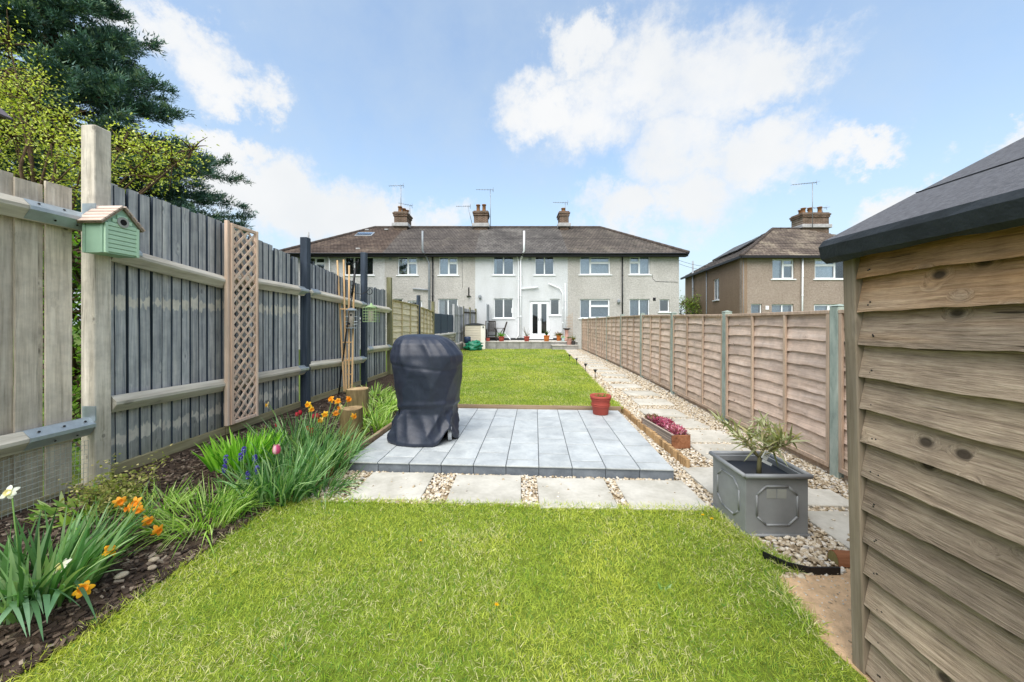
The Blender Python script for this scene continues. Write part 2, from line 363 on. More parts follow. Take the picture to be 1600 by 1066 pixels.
m['lap_pale_batten'] = wood('cream fence batten', '#857a58', '#ac9f79', '#c5b995', 'z', 12, .05, .1, vary=.08)
m['sage_post'] = wood('sage green painted fence post', '#75827a', '#9ca9a0', '#b8c1b7', 'z', 8, .3, .9, rough=.75, vary=.06)
m['shed_board'] = wood('weathered shed weatherboard', '#6a5c50', '#a19080', '#c2b2a0', 'y', 70, .07, 1.4, (8.0, 6.0), .9, bump=.8, warm=('#bb8444', 1.45, 1.72), vary=.3)
m['shed_post'] = wood('dark damp shed corner post', '#574c3f', '#877a6a', '#a5988a', 'z', 16, .06, .4, vary=.05)
m['trellis'] = wood('pinkish softwood trellis', '#b89b87', '#dcc2ad', '#eddccb', 'z', 10, .06, .1, vary=.1)
m['lath'] = wood('pale new lath', '#b08a5e', '#d3b083', '#e3c79e', 'z', 10, .05, .1, vary=.08)
m['edging'] = wood('brown timber edging board', '#5f5040', '#8d7a63', '#a8957c', 'x', 9, .06, .2, vary=.1)
m['log_stick'] = wood('tan half round edging stick', '#7d6547', '#ab8d66', '#c6aa84', 'z', 14, .1, .2, vary=.25)
m['trough'] = wood('grey decking slat', '#75695f', '#a09387', '#bfb3a6', 'x', 10, .05, .1, vary=.08)
m['trough_end'] = wood('orange brown planter end', '#5f3d29', '#8a5d42', '#a67a5c', 'x', 12, .08, .3, vary=.08)
m['bark'] = wood('log bark', '#4c3f30', '#7d6c50', '#9c8a66', 'z', 22, .12, 0, bump=1.0, stain=('#73733a', -.1, .6), vary=.05)
m['log_end'] = stone('log end grain', ['#7a6244', '#a98f68', '#c0a87f'], 8)
m['dark_wood'] = wood('dark stained garden furniture', '#221f1c', '#383330', '#4e4843', 'x', 10, .06, 0, vary=.1)
m['galv'] = plain('galvanised steel', '#a9b3b8', .45, .5, .6, .15, 14)
m['felt'] = plain('mineral roofing felt', '#6d6e72', .95, .1, 0, .25, 60, bump=.8)
m['felt_edge'] = plain('bitumen felt fold', '#2b3034', .7, .3, 0, .3, 12, bump=.3)
m['tile'] = stone('blue grey porcelain paving', ['#9fa4a5', '#b0b5b5', '#bec2c0'], 4, .5, .05, .4, .07)
m['riser'] = stone('slate grey riser tile', ['#5d646c', '#6b727a', '#7a8188'], 5, .6, .05, .3, .05)
m['grout'] = plain('dark grey grout', '#6a7073', .9)
m['slab'] = stone('pale limestone slab', ['#a9a598', '#bab6aa', '#c8c4b8'], 3, .9, .12, .2, .05)
m['terrace'] = stone('grey terrace block', ['#83827f', '#949390', '#a3a29e'], 4, .85, .1, .2, .08)
m['terrace_top'] = stone('pale terrace paving', ['#a9a7a0', '#bbb8b0', '#c9c6bd'], 4, .85, .1, .2, .05)
m['pebble'] = island_mat('cream gravel', [(0, rgb('#8a7a62')), (.2, rgb('#ad9b80')), (.45, rgb('#c6b89e')), (.7, rgb('#d3c8b4')), (.88, rgb('#dcd6ca')), (1, rgb('#9a948c'))])
m['gravel_base'] = plain('gravel dust', '#b09c7c', .95, .1, 0, .35, 60, bump=.8)
m['sand'] = plain('sandy bare ground', '#d1b08a', .95, .1, 0, .22, 18, bump=.9)
m['soil'] = plain('dark bed soil', '#4a3e34', .95, .1, 0, .45, 22, bump=1.0)
m['chip'] = island_mat('bark chips', [(0, rgb('#2a221c')), (.4, rgb('#42362d')), (.7, rgb('#5d4e42')), (.9, rgb('#7d6d5e')), (1, rgb('#958979'))], .9, 40)
m['turf'] = plain('turf under the blades', '#66742c', .95, .05, 0, .35, 24)
m['field'] = plain('distant ground', '#56652f', .95, .05, 0, .3, .3)
m['leaf'] = leafmat('leaf'); m['grass'] = leafmat('grass blade', .3, .45, .25); m['needle'] = leafmat('spruce needles', .08, .6)
m['petal'] = leafmat('petal', .3, .5, .2)
m['cover'] = None
m['wall_white'] = render_wall('white painted roughcast', '#c6c9cc', '#dde0e2', 60, .5)
m['wall_grey'] = render_wall('grey pebbledash', '#a5a29d', '#cbc8c3', 34, .6)
m['wall_pale'] = render_wall('pale roughcast', '#b9b8b6', '#d9d9d8', 40, .8)
m['wall_brown'] = render_wall('brown pebbledash', '#86776c', '#ad9f92', 30, .6)
m['wall_brown_side'] = render_wall('smooth brown render', '#84705f', '#98836f', 30, .2)
m['roof_a'] = roof_mat('interlocking roof tiles', '#4e433d', '#64574e', '#8f8474', .35)
m['roof_b'] = roof_mat('brown plain tiles', '#544f4c', '#67615d', '#8d8675', .3)
m['roof_c'] = roof_mat('grey lichened tiles', '#585553', '#6c6865', '#96938b', .45)
m['roof_d'] = roof_mat('dark brown plain tiles', '#55504b', '#6a625c', '#86806f', .35)
m['roof_e'] = roof_mat('brown house tiles', '#5a5049', '#71655c', '#b0a58e', .6)
m['ridge'] = plain('ridge tiles', '#4d4540', .9, .2, 0, .3, 6)
m['upvc'] = plain('white plastic', '#eceff1', .35, .5, 0, .03)
m['gutter'] = plain('black plastic gutter', '#1d1d20', .5)
m['pipe_grey'] = plain('grey plastic pipe', '#8f959a', .5)
m['brick'] = None
m['pot_clay'] = plain('chimney pot clay', '#7d5a3c', .9, .2, 0, .3, 12)
m['lead'] = plain('lead flashing', '#a9a9a8', .7, .3, 0, .2, 6)
m['glass'] = glass('window glass'); m['curtain'] = plain('net curtain', '#d9dce2', .9, .1); m['curtain_blue'] = plain('blue grey curtain', '#aebccb', .9, .1)
m['room'] = plain('dim room wall', '#7d8288', .95, .1)
m['steel'] = plain('aerial alloy', '#8d9296', .4, .5, .5)
m['planter'] = plain('lead grey planter', '#8a8c8d', .55, .4, .15, .16, 5)
m['planter_in'] = plain('black planter liner', '#22262c', .5, .4, 0, .25, 12)
m['terracotta'] = plain('red terracotta', '#a64d42', .75, .3, 0, .12, 7)
m['orange_pot'] = plain('orange terracotta', '#c47236', .75, .3, 0, .12, 7)
m['pink_pot'] = plain('pinkish clay', '#b99186', .8, .2); m['blue_pot'] = plain('pale blue glaze', '#b9cfd0', .3, .5)
m['dark_pot'] = plain('dark grey pot', '#4d4a4a', .7)
m['sage'] = plain('sage green paint', '#93b49c', .6, .3, 0, .08, 8); m['sage_light'] = plain('light sage paint', '#b3d2b6', .6, .3, 0, .06, 8)
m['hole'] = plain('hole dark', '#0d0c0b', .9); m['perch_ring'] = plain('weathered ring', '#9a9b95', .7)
m['shingle'] = wood('pink grey roof slat', '#a08c80', '#cdb9ac', '#e0d0c4', 'x', 8, .08, 0, vary=.1)
m['black'] = plain('black steel', '#121214', .45); m['white_paper'] = plain('white plant tag', '#e9edf0', .5, .4, 0, .03)
m['cage'] = plain('green wire', '#8fa878', .5); m['seed'] = plain('seed and clear tube', '#a59d90', .4, .5, 0, .35, 60)
m['beige_box'] = plain('beige storage plastic', '#cfc6b4', .5, .4, 0, .05); m['box_white'] = plain('off white plastic corner', '#e6e2d8', .5, .4, 0, .04)
m['lid'] = plain('dark lid', '#33363a', .5); m['bag'] = plain('green plastic bag', '#1f7a5c', .45, .5, 0, .25, 7, bump=.3); m['blue_tub'] = plain('navy tub', '#2c3c58', .45)
m['screen'] = plain('blue grey screening', '#46525f', .85, .2, 0, .2, 30, bump=.3)
m['rubble'] = stone('walling stone', ['#77736a', '#a39e92', '#c1bbae'], 6, .9, .4, .2, .25); m['mortar'] = plain('pale mortar', '#6f6a60', .95)
m['wheel'] = plain('pale plastic wheel', '#a9acb0', .5); m['stem'] = plain('plant stem', '#6f6a48', .8); m['green_stem'] = plain('green stem', '#5f8238', .6); m['trunk'] = plain('tree bark', '#5a4a3b', .95, .1, 0, .3, 9, bump=.8)
m['potsoil'] = plain('potting soil', '#3a2d24', .95); m['wire'] = plain('pale netting', '#a7aca2', .5); m['solar'] = plain('dark solar light', '#20242a', .4)
m['neighbour_roof'] = plain('neighbour shed roof', '#6a6268', .8)
g = Mat('bbq cover fabric', .46, .5); v = g.objvec(shift=False); w_ = g.noise(v, 260, 2); k_ = g.noise(v, 7, 5, .55, 1.5); cr = g.math('ABSOLUTE', g.math('SUBTRACT', g.noise(v, 4.5, 3, .5, .9), .5))
g.set('Base Color', g.ramp(k_, [(.3, rgb('#1c2231')), (.7, rgb('#29303f'))])); g.bump(g.math('ADD', g.math('MULTIPLY', w_, .03), g.math('MULTIPLY', k_, .5)), .3, .02); m['cover'] = g.m
g = Mat('old chimney brick', .95, .15); v = g.objvec(shift=False)
br = g.n('ShaderNodeTexBrick', {'Vector': g.n('ShaderNodeMapping', {'Vector': v, 'Rotation': (R(90), 0, 0)}).outputs[0], 'Color1': rgb('#5c4238'), 'Color2': rgb('#6e5548'), 'Mortar': rgb('#8a8378'), 'Scale': 1.0, 'Mortar Size': .012, 'Brick Width': .225, 'Row Height': .075})
g.set('Base Color', g.mix(.8, br.outputs['Color'], g.ramp(g.noise(v, 3, 5), [(.3, (.5, .52, .45, 1)), (.7, (1.2, 1.15, 1.1, 1))]), 'MULTIPLY')); m['brick'] = g.m

# ------------------------------------------------------------------ ground
def sheet(name, pts, mat, z=None):
    mb = MB(); P = [(p[0], p[1], p[2] if len(p) > 2 else z) for p in pts]; mb.add(P, [tuple(range(len(P)))])
    return struct(mb.build(name, mat))
def sm(t): t = min(1, max(0, t)); return t*t*(3-2*t)
def path_z(Y): return .09*sm((Y-4.5)/6)
# the wide ground, with an opening where the garden lies lower or has its own surface is not needed: it lies below
mb = MB(); mb.add([(-400, -60, -.06), (400, -60, -.06), (400, 900, -.06), (-400, 900, -.06)], [(0, 1, 2, 3)]); struct(mb.build('ground', m['field']))
FX = lambda Y: -3.55+.0456*Y            # left fence line
RX = lambda Y: 3.0+.035*Y               # right fence line
LAWN = [(-2.1, -1.2), (-2.06, 1.3)]+[tuple(gp(*p)[:2]) for p in ((150, 985), (230, 930), (330, 862), (418, 802), (455, 784), (620, 787), (800, 792), (960, 796), (1100, 797), (1128, 812), (1160, 838), (1200, 868), (1240, 892), (1208, 906), (1238, 950), (1272, 992), (1352, 1062))]+[(1.44, -1.2)]
sheet('lower_lawn', LAWN, m['turf'], .004)
UL = [(-1.5, 6.02), (1.72, 5.80), (1.80, 6.4), (2.02, 9.5), (2.38, 14), (2.76, 19.3), (-2.66, 19.3), (-2.85, 15), (-3.05, 11), (-2.95, 9.4), (-2.35, 7.4), (-1.9, 6.1)]
sheet('upper_lawn', UL, m['turf'], .098)
mb = MB(); Ys = [-.8, 1, 2, 3, 4.5, 5.5, 6.5, 7.5, 8.5, 9.5, 10.5, 12, 15, 19.5]
for a, b in zip(Ys[:-1], Ys[1:]):
    l0, l1 = (1.45 if a < 2 else -1.9 if a < 3.1 else -1.6), (1.45 if b <= 2 and a < 2 else -1.9 if a < 3.1 else -1.6)
    if a >= 5.5: l0 = l1 = 1.60
    mb.add([(l0, a, path_z(a)-.012), (RX(a)+.05, a, path_z(a)-.012), (RX(b)+.05, b, path_z(b)-.012), (l1, b, path_z(b)-.012)], [(0, 1, 2, 3)])
struct(mb.build('gravel_path', m['gravel_base']))
SAND = [tuple(gp(*p)[:2]) for p in ((1200, 903), (1250, 893), (1330, 888))]+[(2.9, 2.2), (2.9, .2), (1.4, .2), (1.42, 1.4)]+[tuple(gp(*p)[:2]) for p in ((1352, 1066), (1272, 996), (1236, 952))]
sheet('bare_sandy_ground', SAND, m['sand'], .002)

mb = MB()
for x, y in scatter(SAND, 700):
    if x > 1.52 and y < 1.5: continue
    l, w, h = random.uniform(.002, .006), random.uniform(.0012, .004), random.uniform(.001, .003); mb.box(-l, l, -w, w, -h, h, 0, Matrix.Translation((x, y, .004)) @ Matrix.Rotation(random.uniform(0, 6.3), 4, 'Z') @ Matrix.Rotation(random.gauss(0, .3), 4, 'X'))
o = stuff(mb.build('ground_litter', m['pebble'])); o['label'] = 'fine grit scattered on the bare sandy ground'; o['category'] = 'litter'
# the flower bed: soil heaped up towards the fence
def bed_edge(Y):
    pts = [(-1.2, -2.1), (1.3, -2.06), (1.75, -1.99), (2.0, -1.97), (2.36, -1.95), (2.84, -1.89), (3.1, -1.80), (3.3, -1.74), (3.66, -1.67), (6.0, -1.54), (6.1, -1.92), (7.4, -2.38), (9.4, -2.98), (11, -3.08)]
    return float(np.interp(Y, [p[0] for p in pts], [p[1] for p in pts]))
def bed_z(X, Y):
    l, r = FX(Y), bed_edge(Y); t = (r-X)/max(.05, r-l)
    return .02+.15*sm(min(1, t*1.3))+(.09*sm((Y-5.2)/1.2))*(1-sm(t))+.012*mnoise.noise((X*6, Y*6, 0))
mb = MB(); ny, nx = 150, 26
ys = np.linspace(-.8, 11, ny)
for Y in ys:
    l, r = FX(Y)+.0, bed_edge(Y)
    for i in range(nx):
        X = l+(r-l)*i/(nx-1); mb.v.append((X, Y, bed_z(X, Y)))
mb.f = [(j*nx+i, j*nx+i+1, (j+1)*nx+i+1, (j+1)*nx+i) for j in range(ny-1) for i in range(nx-1)]
struct(mb.build('flower_bed_soil', m['soil'], smooth=True))
# bark chips and small stones on it
P = []
while len(P) < 9000:
    Y = random.uniform(1.2, 6.8)**1; X = random.uniform(FX(Y)+.1, bed_edge(Y)-.01)
    if random.random() < min(1, 2.6/Y): P.append((X, Y, bed_z(X, Y)))
mb = MB()
for X, Y, z in P:
    l, w, h = random.uniform(.006, .024), random.uniform(.004, .011), random.uniform(.002, .006)
    M = Matrix.Translation((X, Y, z+.006)) @ Matrix.Rotation(random.uniform(0, 6.3), 4, 'Z') @ Matrix.Rotation(random.gauss(0, .35), 4, 'X') @ Matrix.Rotation(random.gauss(0, .3), 4, 'Y')
    mb.box(-l, l, -w, w, -h, h, 0, M)
o = stuff(mb.build('bark_chips', m['chip'])); o['label'] = 'dark bark chips mulching the flower bed'; o['category'] = 'bark chips'
# a few loose stones lying in the bed
def pebble_obj(name, loc, r, mat, label, group):
    mb = MB(); n = 10; prof = [(r*.15, -.42*r), (r*.75, -.38*r), (r, -.05*r), (r*.85, .3*r), (r*.45, .52*r), (r*.1, .58*r)]
    mb.lathe(prof, n); mb.v = [(x*1.3*(1+.15*mnoise.noise((x*40+loc[0]*9, y*40, z*40))), y*(1+.2*mnoise.noise((x*30, y*30+loc[1]*7, z*30))), z) for x, y, z in mb.v]
    o = mb.build(name, mat, None, loc, (0, 0, random.uniform(0, 6)), True); return tag(o, label, 'stone', group)
m['bed_stone'] = stone('bed stone', ['#9a8c7a', '#b7a891', '#cfc3ae'], 9)
for px, py, r, lab in ((240, 878, .022, 'small pale stone at the edge of the lower lawn beside the bed'), (238, 888, .02, 'small tan stone just nearer than the pale one by the lawn'), (150, 905, .035, 'flat brown stone beside the nearest daffodil clump'), (135, 760, .03, 'pinkish stone lying behind the orange narcissus blooms'), (190, 905, .025, 'grey stone between the lawn edge and daffodil leaves')):
    q = gp(px, py, .03); pebble_obj('stone', (q.x, q.y, bed_z(q.x, q.y)+.012), r, m['bed_stone'], lab, 'loose stones in the bed')

# ------------------------------------------------------------------ grass
def grass_cols(n, P):
    big = np.array([mnoise.noise((x*.8, y*.8, 3))*.9+mnoise.noise((x*2.6, y*2.6, 8))*.6 for x, y in P])
    pat = np.array([mnoise.noise((x*1.6, y*1.6, 17))*.9+mnoise.noise((x*5, y*5, 5))*.5 for x, y in P])
    k = rng.random(n); c = np.zeros((n, 3))
    green, lime, dark, straw = np.array(rgb('#93ac3c')[:3]), np.array(rgb('#c2c858')[:3]), np.array(rgb('#5c8634')[:3]), np.array(rgb('#ddd6a6')[:3])
    c[:] = green; t = np.clip(.5+big*.9, 0, 1)[:, None]; c = c*(1-t)+lime*t
    dk = (k < .16-big*.12); c[dk] = dark
    st = rng.random(n) < np.clip(.13+pat*.36, .03, .48); c[st] = straw*(.75+.35*rng.random((st.sum(), 1)))
    return c*(.8+.4*rng.random((n, 1)))
def grass(name, groups, z, label):
    parts = []
    for P, L, wd, segs, lean in groups:
        n = len(P); a = rng.uniform(0, 2*np.pi, n); el = np.clip(rng.normal(lean, .3, n), .25, 1.5)
        d = np.stack([np.cos(a)*np.cos(el), np.sin(a)*np.cos(el), np.sin(el)], 1)
        root = np.concatenate([P, np.full((n, 1), z)], 1)
        parts.append(blades(root, d, L*rng.uniform(.55, 1.3, n), wd*rng.uniform(.7, 1.3, n), rng.uniform(.05, .5, n), segs, grass_cols(n, P)))
    V, Q, c = cat(parts); o = obj(name, arr_mesh(name, V, Q, c), m['grass']); stuff(o); o['label'] = label; o['category'] = 'grass'; return o
def band(poly, y0, y1, dens):
    a = [p[:2] for p in poly]; P = scatter(a, dens); return P[(P[:, 1] >= y0) & (P[:, 1] < y1)]
grass('lawn_grass', [(band(LAWN, 1.25, 2.1, 19000), .034, .003, 2, .85), (band(LAWN, 2.1, 3.2, 13000), .034, .0036, 2, .9), (band(LAWN, -1.2, 1.25, 1500), .045, .006, 1, .8)], .002, 'short yellow green lawn grass in the foreground')
# longer tufts along its edges
def edge_pts(line, n, jit):
    out = []; seg = list(zip(line[:-1], line[1:]))
    for _ in range(n):
        (x0, y0), (x1, y1) = random.choice(seg); t = random.random(); out.append((x0+(x1-x0)*t+random.gauss(0, jit), y0+(y1-y0)*t+random.gauss(0, jit)))
    return np.array(out)
ep = np.concatenate([edge_pts(LAWN[1:7], 2600, .03), edge_pts(LAWN[6:11], 2600, .022), edge_pts(LAWN[10:15], 1900, .03), edge_pts(LAWN[15:18], 900, .025)])
grass('lawn_edge_grass', [(ep, .06, .0045, 2, .75)], .002, 'longer grass overhanging the edge of the lower lawn')
tc_ = scatter([p[:2] for p in LAWN], 9); tuft = []
for x, y in tc_[(tc_[:, 1] > 1.3) & (tc_[:, 1] < 2.95)]: tuft.append(np.array([x, y])+rng.normal(0, random.uniform(.012, .04), (random.randint(25, 70), 2)))
grass('lawn_tufts', [(np.concatenate(tuft), .052, .0042, 2, .95)], .002, 'taller tufts standing out of the foreground lawn')
grass('far_lawn_grass', [(band(UL, 5.7, 8.5, 4200), .042, .0065, 1, .85), (band(UL, 8.5, 12.5, 2000), .045, .011, 1, .85), (band(UL, 12.5, 19.4, 900), .045, .02, 1, .85), (edge_pts([(1.74, 5.85), (1.80, 6.4), (2.02, 9.5), (2.38, 14)], 1500, .02), .06, .007, 1, .7)], .096, 'bright green lawn between the patio and the terrace')

# ------------------------------------------------------------------ slabs, gravel, patio
PA = -R(3.6); ux = Vector((math.cos(PA), math.sin(PA), 0)); uy = Vector((-math.sin(PA), math.cos(PA), 0))   # patio axes
P0 = Vector((-1.64, 3.63, 0))           # its near left corner
def pt(u, v, z=0): p = P0+ux*u+uy*v; return (p.x, p.y, z)
slabs = []
ss = struct(bpy.data.objects.new('stepping_stone_path', None)); C.objects.link(ss)
def slab(cx, cy, a, w=.60, d=.60, z=0.0):
    mb = MB().box(-w/2, w/2, -d/2, d/2, -.03, .018, .005)
    mb.build('slab', m['slab'], ss, (cx, cy, z), (0, 0, a)); slabs.append((cx, cy, a, w, d))
for x0, x1, yn, yf in ((541, 655, 779, 738), (694, 813, 785, 742), (842, 966, 793, 747), (986, 1110, 795, 750)):
    n0, n1 = gp(x0, yn, .018), gp(x1, yn, .018); w = (n1-n0).length; Yf = gp(800, yf, .018).y; c = (n0+n1)/2
    dpt = Yf-c.y; slab(c.x+dpt/2*.05, (c.y+Yf)/2, PA*.35, w, dpt)
slab(2.02, 3.40, PA*.3, .62, .56); slab(2.47, 3.06, PA, .6, .30); slab(2.5, 2.58, PA*.4, .62, .48)
yy = 4.14; k = 0
while yy < 18.9:
    slab(2.42+.037*(yy-4.1)+.07*math.sin(k*1.7), yy, PA*.6+random.gauss(0, .012), .62, .5, path_z(yy)); yy += .70+(.05 if k > 2 else -.12); k += 1
# riser and top of the patio
patio = struct(bpy.data.objects.new('patio', None)); C.objects.link(patio); patio.location = P0; patio.rotation_euler = (0, 0, PA)
PW, PD, PT = 3.17, 2.30, .10
MB().box(.012, PW-.012, .012, PD, -.03, PT-.013).build('patio_base', m['grout'], patio)
cw = PW/10
for i in range(10):
    v = -.02; st = (.34, .16)[i % 2]*1.0; j = 0
    while v < PD-.02:
        d = (st if j == 0 else .50); v1 = min(PD, v+d)
        MB().box(i*cw+.004, (i+1)*cw-.004, v+(.008 if j else 0), v1-.008, PT-.014, PT+random.uniform(-.0006, .0006), .002).build('paving_tile', m['tile'], patio)
        v = v1; j += 1
    MB().box(i*cw+.003, (i+1)*cw-.003, -.004, .012, -.02, PT-.016, .002).build('riser_tile', m['riser'], patio)
MB().box(PW-.012, PW+.003, .014, PD, -.02, PT-.016, .002).build('riser_tile', m['riser'], patio)
# timber edging at the back and left, flat metal strip, log roll on the right
e = MB().box(-.03, PW+.05, PD+.012, PD+.05, 0, PT+.055, .004).build('edging_board', m['edging'], None, P0, (0, 0, PA)); tag(e, 'long brown timber edging board between patio tiles and far lawn', 'edging')
e = MB().box(-.055, -.012, .04, PD+.1, 0, PT+.05, .004).build('edging_board', m['edging'], None, P0, (0, 0, PA)); e.rotation_euler = (0, 0, PA); tag(e, 'timber edging board along the flower bed side of the patio', 'edging')
mb = MB(); pts = [gp(482, 772, .03), gp(505, 748, .035), Vector((-1.70, 3.62, .05))]
for a, b in zip(pts[:-1], pts[1:]): mb.bar(a, b, .008, .075)
tag(mb.build('edging_strip', m['trough_end']), 'thin rusty brown edging strip between gravel and flower bed', 'edging')
lr = thing('log_roll_edging', 'short tan log roll edging beside the right side of the patio', 'edging', (0, 0, 0))
A, B = Vector((1.77, 3.66, 0)), Vector((1.80, 5.95, 0)); n = 48
st_me = MB(); h = .125
st_me.prism([(.024*math.cos(a), .024*math.sin(a), 0) for a in np.linspace(0, 2*math.pi, 9)[:-1]], (0, 0, h)); st_me = st_me.mesh('stick', False)
for i in range(n):
    p = A.lerp(B, (i+.5)/n); obj('stick', st_me, m['log_stick'], lr, (p.x+random.gauss(0, .003), p.y, path_z(p.y)-.03+random.gauss(0, .006)))
# gravel: a heap of pebbles around the slabs
def pebbles(P, zf, r0, r1, sub):
    t = (1+5**.5)/2
    iv = np.array([(-1, t, 0), (1, t, 0), (-1, -t, 0), (1, -t, 0), (0, -1, t), (0, 1, t), (0, -1, -t), (0, 1, -t), (t, 0, -1), (t, 0, 1), (-t, 0, -1), (-t, 0, 1)]); iv /= np.linalg.norm(iv[0])
    it = [(0, 11, 5), (0, 5, 1), (0, 1, 7), (0, 7, 10), (0, 10, 11), (1, 5, 9), (5, 11, 4), (11, 10, 2), (10, 7, 6), (7, 1, 8), (3, 9, 4), (3, 4, 2), (3, 2, 6), (3, 6, 8), (3, 8, 9), (4, 9, 5), (2, 4, 11), (6, 2, 10), (8, 6, 7), (9, 8, 1)]
    if sub:
        iv = [tuple(v) for v in iv]; new = []; mid = {}
        def mp(a, b):
            k = (min(a, b), max(a, b))
            if k not in mid: v = np.array(iv[a])+np.array(iv[b]); v /= np.linalg.norm(v); mid[k] = len(iv); iv.append(tuple(v))
            return mid[k]
        for a, b, c in it:
            x, y, z = mp(a, b), mp(b, c), mp(c, a); new += [(a, x, z), (b, y, x), (c, z, y), (x, y, z)]
        it = new; iv = np.array(iv)
    n = len(P); nv = len(iv); it = np.array(it)
    sc = rng.uniform(r0, r1, (n, 1))*np.stack([rng.uniform(.9, 1.5, n), rng.uniform(.75, 1.05, n), rng.uniform(.5, .8, n)], 1)
    a = rng.uniform(0, 2*np.pi, n); tl = rng.normal(0, .35, n); V = iv[None]*(1+.16*rng.normal(0, 1, (n, nv, 1)))*sc[:, None]
    x, z = V[..., 0]*np.cos(tl)[:, None]-V[..., 2]*np.sin(tl)[:, None], V[..., 0]*np.sin(tl)[:, None]+V[..., 2]*np.cos(tl)[:, None]; y = V[..., 1]
    X = x*np.cos(a)[:, None]-y*np.sin(a)[:, None]+P[:, 0, None]; Yv = x*np.sin(a)[:, None]+y*np.cos(a)[:, None]+P[:, 1, None]
    Z = z+np.array([zf(p[1]) for p in P])[:, None]+(sc[:, 2]*rng.uniform(.1, .7, n))[:, None]
    return np.stack([X, Yv, Z], -1).reshape(-1, 3), (it[None]+(np.arange(n)*nv)[:, None, None]).reshape(-1, 3)
def clear(P, marg=.0):
    ok = np.ones(len(P), bool)
    for cx, cy, a, w, d in slabs:
        dx, dy = P[:, 0]-cx, P[:, 1]-cy; u = dx*math.cos(a)+dy*math.sin(a); v = -dx*math.sin(a)+dy*math.cos(a)
        ok &= ~((abs(u) < w/2+marg) & (abs(v) < d/2+marg))
    q = P-np.array([[P0.x, P0.y]]); u = q @ np.array([ux.x, ux.y]); v = q @ np.array([uy.x, uy.y])
    ok &= ~((u > -.01) & (u < PW+.012) & (v > -.012) & (v < PD+.2))
    ok &= ~((P[:, 0] > 1.60) & (P[:, 0] < 2.04) & (P[:, 1] > 2.52) & (P[:, 1] < 2.92))
    return P[ok]
GR = [(-1.80, 3.05)]+[tuple(p) for p in LAWN[6:15]]+[tuple(gp(1215, 903)[:2]), tuple(gp(1260, 902)[:2]), tuple(gp(1345, 893)[:2]), (2.6, 2.1), (3.05, 2.0), (RX(4.5), 4.5), (RX(7), 7), (1.85, 7), (1.82, 6), (1.60, 5.7), (1.6, 3.7), (-1.66, 3.72), (-1.74, 3.3)]
GRF = [(1.85, 7), (RX(7), 7), (RX(19.3), 19.3), (2.78, 19.3), (2.40, 14), (2.04, 9.5)]
Pn0 = scatter(GR, 3000); Pn = clear(Pn0, .004); near = Pn[Pn[:, 1] < 3.0]; mid_ = Pn[(Pn[:, 1] >= 3.0)]; mid_ = mid_[rng.random(len(mid_)) < .85]
stray = Pn0[inside(Pn0, [(-1.9, 2.9), (3.2, 2.0), (3.4, 7), (1.6, 7), (1.6, 3.7), (-1.9, 3.7)])]; stray = stray[rng.random(len(stray)) < .012]
Pf = clear(scatter(GRF, 1000), .01)
zf = lambda Y: path_z(Y)
Vs = []; Qs = []; o_ = 0
for P, r0, r1, sub in ((near, .008, .016, 1), (mid_, .009, .017, 0), (Pf, .015, .026, 0)):
    V, Q = pebbles(P, zf, r0, r1, sub); Vs.append(V); Qs.append(Q+o_); o_ += len(V)
on_slab = np.array([p for p in stray if not len(clear(p[None]))]); q_ = on_slab-np.array([[P0.x, P0.y]]); on_slab = on_slab[((q_ @ np.array([uy.x, uy.y])) < -.03) | (on_slab[:, 0] > 2.1)]
V, Q = pebbles(on_slab, lambda Y: path_z(Y)+.018, .006, .012, 0); Vs.append(V); Qs.append(Q+o_); o_ += len(V)
o = stuff(obj('gravel', arr_mesh('gravel', np.concatenate(Vs), np.concatenate(Qs), smooth=True), m['pebble'])); o['label'] = 'cream pebble gravel around the stepping slabs'; o['category'] = 'gravel'

# ------------------------------------------------------------------ left fences
ROTL = math.atan2(1, .0456)
def lf(s): return Vector((FX(s), s, 0))
OL = Vector((FX(0), 0, 0))
def along(s): return s*1.00104           # fence-local x for a depth s
def rail(parent, s0, s1, z0, z1, mat, y=-.055, w=.10):  # arris rail: triangular section, pointing into the garden
    a, b = along(s0), along(s1); mb = MB()
    sec = [(.045, -w*.75), (-.005, -w*.8), (-.055, -.012), (-.055, .012), (-.005, w*.62), (.045, w*.55)]
    n = len(sec); vs = [(a, y+q[0], z0+q[1]) for q in sec]+[(b, y+q[0], z1+q[1]) for q in sec]
    vs = [(v[0]-a, v[1]-y, v[2]-z0) for v in vs]
    mb.convex(vs, [tuple(range(n)), tuple(range(n, 2*n))]+[(i, (i+1) % n, (i+1) % n+n, i+n) for i in range(n)])
    return mb.build('rail', mat, parent, (a, y, z0))
def vboard(parent, s0, w, z0, z1, mat, y=0.0, tilt=.0, lean=0.0, th=.016):
    mb = MB(); h = z1-z0; b0 = random.uniform(-.006, .006); n = 8
    vs = []; zz = np.linspace(0, h, n); wob = [random.gauss(0, .0012) for _ in zz]
    for i, z in enumerate(zz):
        for (u, q) in ((0, 0), (w, 0), (w, th*.55), (0, th)):
            vs.append((u+wob[i], q, z+(b0 if i == n-1 else 0)))
    fs = [(0, 1, 2, 3), tuple((n-1)*4+k for k in (3, 2, 1, 0))]
    for i in range(n-1):
        for k in range(4): fs.append((i*4+k, (i+1)*4+k, (i+1)*4+(k+1) % 4, i*4+(k+1) % 4))
    mb.add([(v[0], v[1], v[2]) for v in vs], fs)
    o = mb.build('board', mat, parent, (along(s0), y, z0), (0, lean, tilt))
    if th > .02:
        o.data.materials.append(m['post_dark_and_gap_shade'])
        for i in range(n-1): o.data.polygons[2+i*4+3].material_index = 1      # near edge coloured dark: painted shade between the boards
    return o
